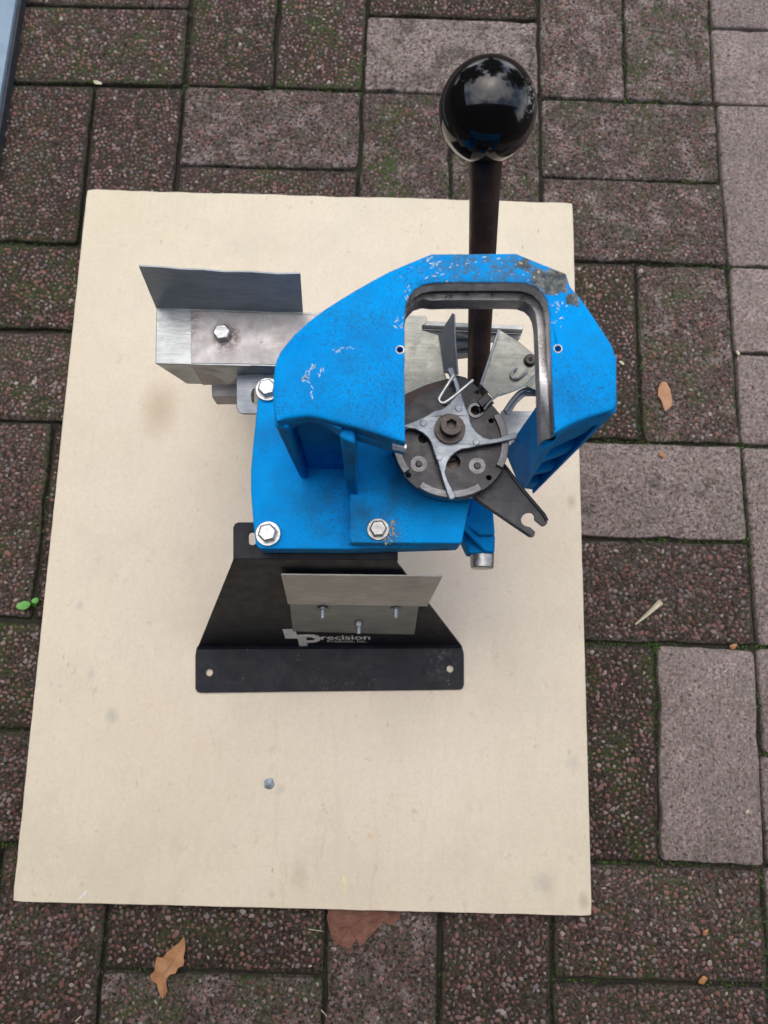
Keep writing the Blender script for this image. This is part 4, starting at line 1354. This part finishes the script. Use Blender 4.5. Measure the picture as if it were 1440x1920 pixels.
veins(LV[1], [(0.25903,-0.84108,0.0018), (0.24004,-0.84824,0.0018), (0.22126,-0.85889,0.0018), (0.21041,-0.87362,0.0018)],
      [tuple([(0.24004,-0.84824,0.0018), (0.24238,-0.86139,0.0018)]), tuple([(0.23063,-0.85335,0.0018), (0.23038,-0.87309,0.0018)]), tuple([(0.22126,-0.85889,0.0018), (0.21998,-0.87511,0.0018)]), tuple([(0.23534,-0.85102,0.0018), (0.2113,-0.84902,0.0018)]), tuple([(0.21896,-0.86115,0.0018), (0.20127,-0.86074,0.0018)])],
      simple('leaf vein brown', (.13, .055, .04), .5))

def sliver(p, q, w0, w1, mat, name, label, cat, h=.0012):
    p, q = Vector(p), Vector(q)
    d = (q - p).normalized()
    s = Vector((-d.y, d.x, 0))
    bm = nbm()
    m = p.lerp(q, .55)
    loft(bm, [[p + s * w0, p - s * w0, p - s * w0 * .6 + Vector((0, 0, h)), p + s * w0 * .6 + Vector((0, 0, h))],
              [m + s * (w0 + w1) * .5, m - s * (w0 + w1) * .42, m - s * w1 * .6 + Vector((0, 0, h * 1.2)), m + s * w0 * .5 + Vector((0, 0, h * 1.2))],
              [q + s * w1, q - s * w1, q - s * w1 * .6 + Vector((0, 0, h * .6)), q + s * w1 * .6 + Vector((0, 0, h * .6))]])
    return tag(obj(name, bm, mat, org=tuple(p), smooth=False), label, cat)
sliver((0.51119,-0.56124,0.0012), (0.48538,-0.58368,0.0012), .0031, .0008, M['straw'], 'wood_splinter', 'pale wedge-shaped wood splinter on the pavers right of the board', 'splinter', .002)
sliver((-0.01344,-0.83306,0.016), (-0.02056,-0.8411,0.016), .0012, .0005, simple('white plastic sliver', (.8, .8, .8), .5), 'plastic_sliver', 'tiny white sliver at the front left corner of the board', 'sliver', .0006)
sliver((0.21188,-0.81327,0.016), (0.21438,-0.82815,0.016), .0009, .0004, simple('yellow wood sliver', (.85, .66, .34), .6), 'wood_sliver', 'thin yellowish wood sliver near the front edge of the board', 'sliver', .0005)
hair = simple('pale grass straw', (.50, .46, .33), .6)
sliver((0.18222,-0.86327,0.001), (0.19519,-0.86467,0.001), .0004, .0003, hair, 'straw', 'short grass straw left of the red brown oak leaf', 'straw', .0006)
sliver((0.19669,-0.92793,0.001), (0.20209,-0.93327,0.001), .0005, .0003, hair, 'straw', 'short straw at the front edge, in the joint below the red leaf', 'straw', .0006)
sliver((-0.01674,-0.9423,0.002), (-0.01256,-0.938,0.002), .0007, .0005, M['straw'], 'straw', 'whitish chip on the front left paver, left of the tan leaf', 'straw', .0008)
sliver((0.5691,-0.84946,0.002), (0.57332,-0.84359,0.002), .0004, .0003, hair, 'straw', 'tiny straw on the worn paver right of the board corner', 'straw', .0006)
bm = nbm()
bmesh.ops.create_icosphere(bm, subdivisions=3, radius=.0044)
for v in bm.verts:
    v.co += v.normal * noise.noise(v.co * 260) * .0026
    v.co.z *= .22
bm.transform(Matrix.Translation(Vector((0.14201,-0.73843,0.0165))))
tag(obj('metal_blob', bm, M['glue'], org=(0.14195,-0.73851,0.016)), 'small shiny grey blob stuck to the board in front of the stand', 'blob')

CRUMBS = [((0.51882,-0.41235,0.0018), .0028, 0, 'orange crumb on the grey paver just right of the blue frame'),
          ((0.5794,-0.60173,0.0018), .003, 0, 'orange crumb in the joint above the smooth pale paver at right'),
          ((-0.09578,-0.00217,0.002), .0035, 1, 'pale crumb on the paver joint near the metal edging strip'),
          ((0.53444,-0.89526,0.002), .0036, 0, 'largest orange crumb, on the front right paver joint'),
          ((0.53891,-0.856,0.002), .0025, 0, 'small orange crumb on the worn paver below the smooth pale one'),
          ((0.60266,-0.29956,0.002), .0022, 1, 'pale crumb in the joint above the tan leaf fragment, at right edge'),
          ((0.48069,-0.3144,0.002), .0022, 1, 'tiny pale crumb beside the right corner of the blue frame'),
          ((0.58353,-0.75238,0.002), .0018, 1, 'tiny pale crumb lying on the smooth pale paver')]
for i, (p, s, pale, lab) in enumerate(CRUMBS):
    bm = nbm()
    rr = random.Random(i)
    bmesh.ops.create_icosphere(bm, subdivisions=2, radius=s)
    for v in bm.verts:
        v.co = Vector((v.co.x * 1.3, v.co.y * .75, v.co.z * .4)) * (1 + .5 * noise.noise(v.co * 400 + Vector((i, 0, 0))))
    bm.transform(Matrix.Translation(Vector(p)) @ Matrix.Rotation(rr.uniform(0, 3), 4, 'Z'))
    tag(obj('leaf_crumb', bm, M['straw'] if pale else M['crumb'], org=p, smooth=False), lab, 'crumb', 'crumbs scattered on the pavers')

# seedling in the joint at the left of the board
sp = (-0.09695,-0.58564,0)
seed = thing('seedling', (sp[0], sp[1], -.004), 'bright green two-leaved seedling in the joint left of the board', 'seedling')
def seed_leaf(c, L, W, ang):
    bm = nbm()
    ring = []
    for k in range(14):
        a = 2 * math.pi * k / 14
        x, y = L * math.cos(a), W * math.sin(a)
        ring.append(bm.verts.new((c[0] + x * math.cos(ang) - y * math.sin(ang), c[1] + x * math.sin(ang) + y * math.cos(ang), c[2] + .0008 * math.cos(2 * a))))
    ce = bm.verts.new((c[0], c[1], c[2] - .0003))
    for k in range(14):
        bm.faces.new((ring[k], ring[(k + 1) % 14], ce))
    obj('leaf', bm, M['seed'], seed, org=(sp[0], sp[1], -.004))
seed_leaf((-0.10522,-0.5837,0.005), .0068, .0040, .25)
seed_leaf((-0.095,-0.5787,0.004), .0035, .0028, .3)
bm = nbm()
tube(bm, [(sp[0], sp[1], -.006), (-0.09969,-0.58125,0.002), (-0.10129,-0.58305,0.0048)], .0007, 6)
tube(bm, [(sp[0], sp[1], -.004), (-0.09496,-0.57971,0.0038)], .0006, 6)
obj('stem', bm, M['seed'], seed, org=(sp[0], sp[1], -.004))

# metal threshold strip at the far left
a, b = Vector((-0.1922,0.08865,0.016)), Vector((-0.19369,-0.03351,0.016))
d = (a - b).normalized()
s = Vector((d.y, -d.x, 0))
e0, e1 = b - d * .28, a + d * .9
strip = thing('metal_edging', tuple((e0 + e1) / 2), 'pale blue metal edging strip with a dark side at the far left corner', 'edging strip')
og = tuple((e0 + e1) / 2)
bm = nbm()
zplate(bm, [tuple(p.xy) for p in (e0, e1, e1 - s * .09, e0 - s * .09)], .002, .016)
obj('top_rail', bm, M['bar'], strip, org=og, bevel=.0012)
bm = nbm()
zplate(bm, [tuple(p.xy) for p in (e0, e0 + s * .0035, e1 + s * .0035, e1)], .0, .011)  # narrow dark strip along the right side of the bar
obj('seal', bm, M['bar_dark'], strip, org=og)

# ------------------------------------------------------------------ surroundings of the patio (seen only in the knob) and an added shade
wall_m = simple('rendered house wall', (.13, .105, .09), .85, 0, .15, 12)
house = thing('house', (.3, -2.2, -.05), 'rendered house wall with a dark sloping awning at the near edge of the patio', 'house')
bm = nbm()
zplate(bm, [(-4.2, -1.95), (4.5, -1.95), (4.5, -2.25), (-4.2, -2.25)], -.05, 2.6)
obj('wall', bm, wall_m, house, org=(.3, -2.2, -.05))
bm = nbm()
loft(bm, [[(-4.4, -1.6, 2.45), (4.7, -1.6, 2.45), (4.7, -4.2, 3.9), (-4.4, -4.2, 3.9)], [(-4.4, -1.6, 2.62), (4.7, -1.6, 2.62), (4.7, -4.2, 4.07), (-4.4, -4.2, 4.07)]])
obj('roof', bm, simple('dark roof tiles', (.05, .035, .03), .8, 0, .3, 20), house, org=(.3, -2.2, -.05), smooth=False)
bm = nbm()
loft(bm, [[(-3.0, -.87, 1.50), (3.4, -.87, 1.50), (3.4, -1.94, 2.36), (-3.0, -1.94, 2.36)], [(-3.0, -.87, 1.54), (3.4, -.87, 1.54), (3.4, -1.94, 2.40), (-3.0, -1.94, 2.40)]])
obj('awning', bm, simple('dark awning cloth', (.06, .055, .05), .9, 0, .2, 30), house, org=(.3, -2.2, -.05), smooth=False)  # added unseen sheet, placed to shade the near end of the board
shed = thing('garden_shed', (-3.2, 1.0, -.05), 'dark timber shed beside the patio', 'shed')
bm = nbm()
zplate(bm, [(-5.2, -1.9), (-3.4, -1.9), (-3.4, 2.8), (-5.2, 2.8)], -.05, 2.3)
obj('wall', bm, simple('dark stained timber', (.05, .04, .032), .8, 0, .3, 15), shed, org=(-3.2, 1., -.05))
bm = nbm()
loft(bm, [[(-5.4, -2.1, 2.3), (-3.3, -2.1, 2.5), (-3.3, 3.0, 2.5), (-5.4, 3.0, 2.3)], [(-5.4, -2.1, 2.4), (-3.3, -2.1, 2.6), (-3.3, 3.0, 2.6), (-5.4, 3.0, 2.4)]])
obj('roof', bm, simple('roofing felt', (.05, .05, .05), .9), shed, org=(-3.2, 1., -.05), smooth=False)

leaf_m = simple('tree foliage', (.055, .085, .025), .6, 0, .4, 3)
bark_m = simple('tree bark', (.08, .06, .045), .9, 0, .3, 20)
def tree(x, y, h, r, label, seed):
    rnd = random.Random(seed)
    t = thing('garden_tree', (x, y, -.05), label, 'tree', 'trees beyond the patio')
    bm = nbm()
    tube(bm, smooth_path([(x, y, -.05), (x + .1, y, h * .3), (x - .1, y + .1, h * .6), (x, y, h * .9)], 4), [h * .035 * (1 - .8 * k / 12) for k in range(13)], 10)
    for k in range(9):
        a, z0 = rnd.uniform(0, 6.28), h * rnd.uniform(.35, .75)
        q = (x + math.cos(a) * r * .8, y + math.sin(a) * r * .8, z0 + h * .16)
        tube(bm, [(x, y, z0), ((x + q[0]) / 2, (y + q[1]) / 2, z0 + h * .11), q], [h * .012, h * .008, h * .003], 6)
    obj('trunk', bm, bark_m, t, org=(x, y, -.05))
    clumps = [(x + rnd.gauss(0, r * .45), y + rnd.gauss(0, r * .45), h * rnd.uniform(.18, 1.0), r * rnd.uniform(.22, .42)) for _ in range(64)]
    V, Fc = [], []
    for cx, cy, cz, cr_ in clumps:
        for _ in range(260):
            v = Vector((rnd.gauss(0, 1), rnd.gauss(0, 1), rnd.gauss(0, .8))).normalized() * cr_ * rnd.random() ** .4
            p = Vector((cx, cy, cz)) + v
            s_ = rnd.uniform(.06, .15)
            u = Vector((rnd.gauss(0, 1), rnd.gauss(0, 1), rnd.gauss(0, 1))).normalized()
            w = u.orthogonal().normalized()
            b0 = len(V)
            V.extend([p - u * s_, p + w * s_ * .5, p + u * s_, p - w * s_ * .5])
            Fc.append((b0, b0 + 1, b0 + 2, b0 + 3))
    me = bpy.data.meshes.new('crown')
    me.from_pydata([tuple(v - Vector((x, y, -.05))) for v in V], [], Fc)
    me.materials.append(leaf_m)
    o = bpy.data.objects.new('crown', me)
    C.objects.link(o)
    o.parent = t
tree(-2.4, 3.9, 5.0, 1.5, 'tall leafy tree beyond the left end of the patio', 3)
tree(.5, 4.2, 5.4, 1.5, 'tallest leafy tree straight beyond the patio', 4)
tree(3.9, 3.2, 5.0, 1.6, 'leafy tree beyond the right end of the patio', 5)
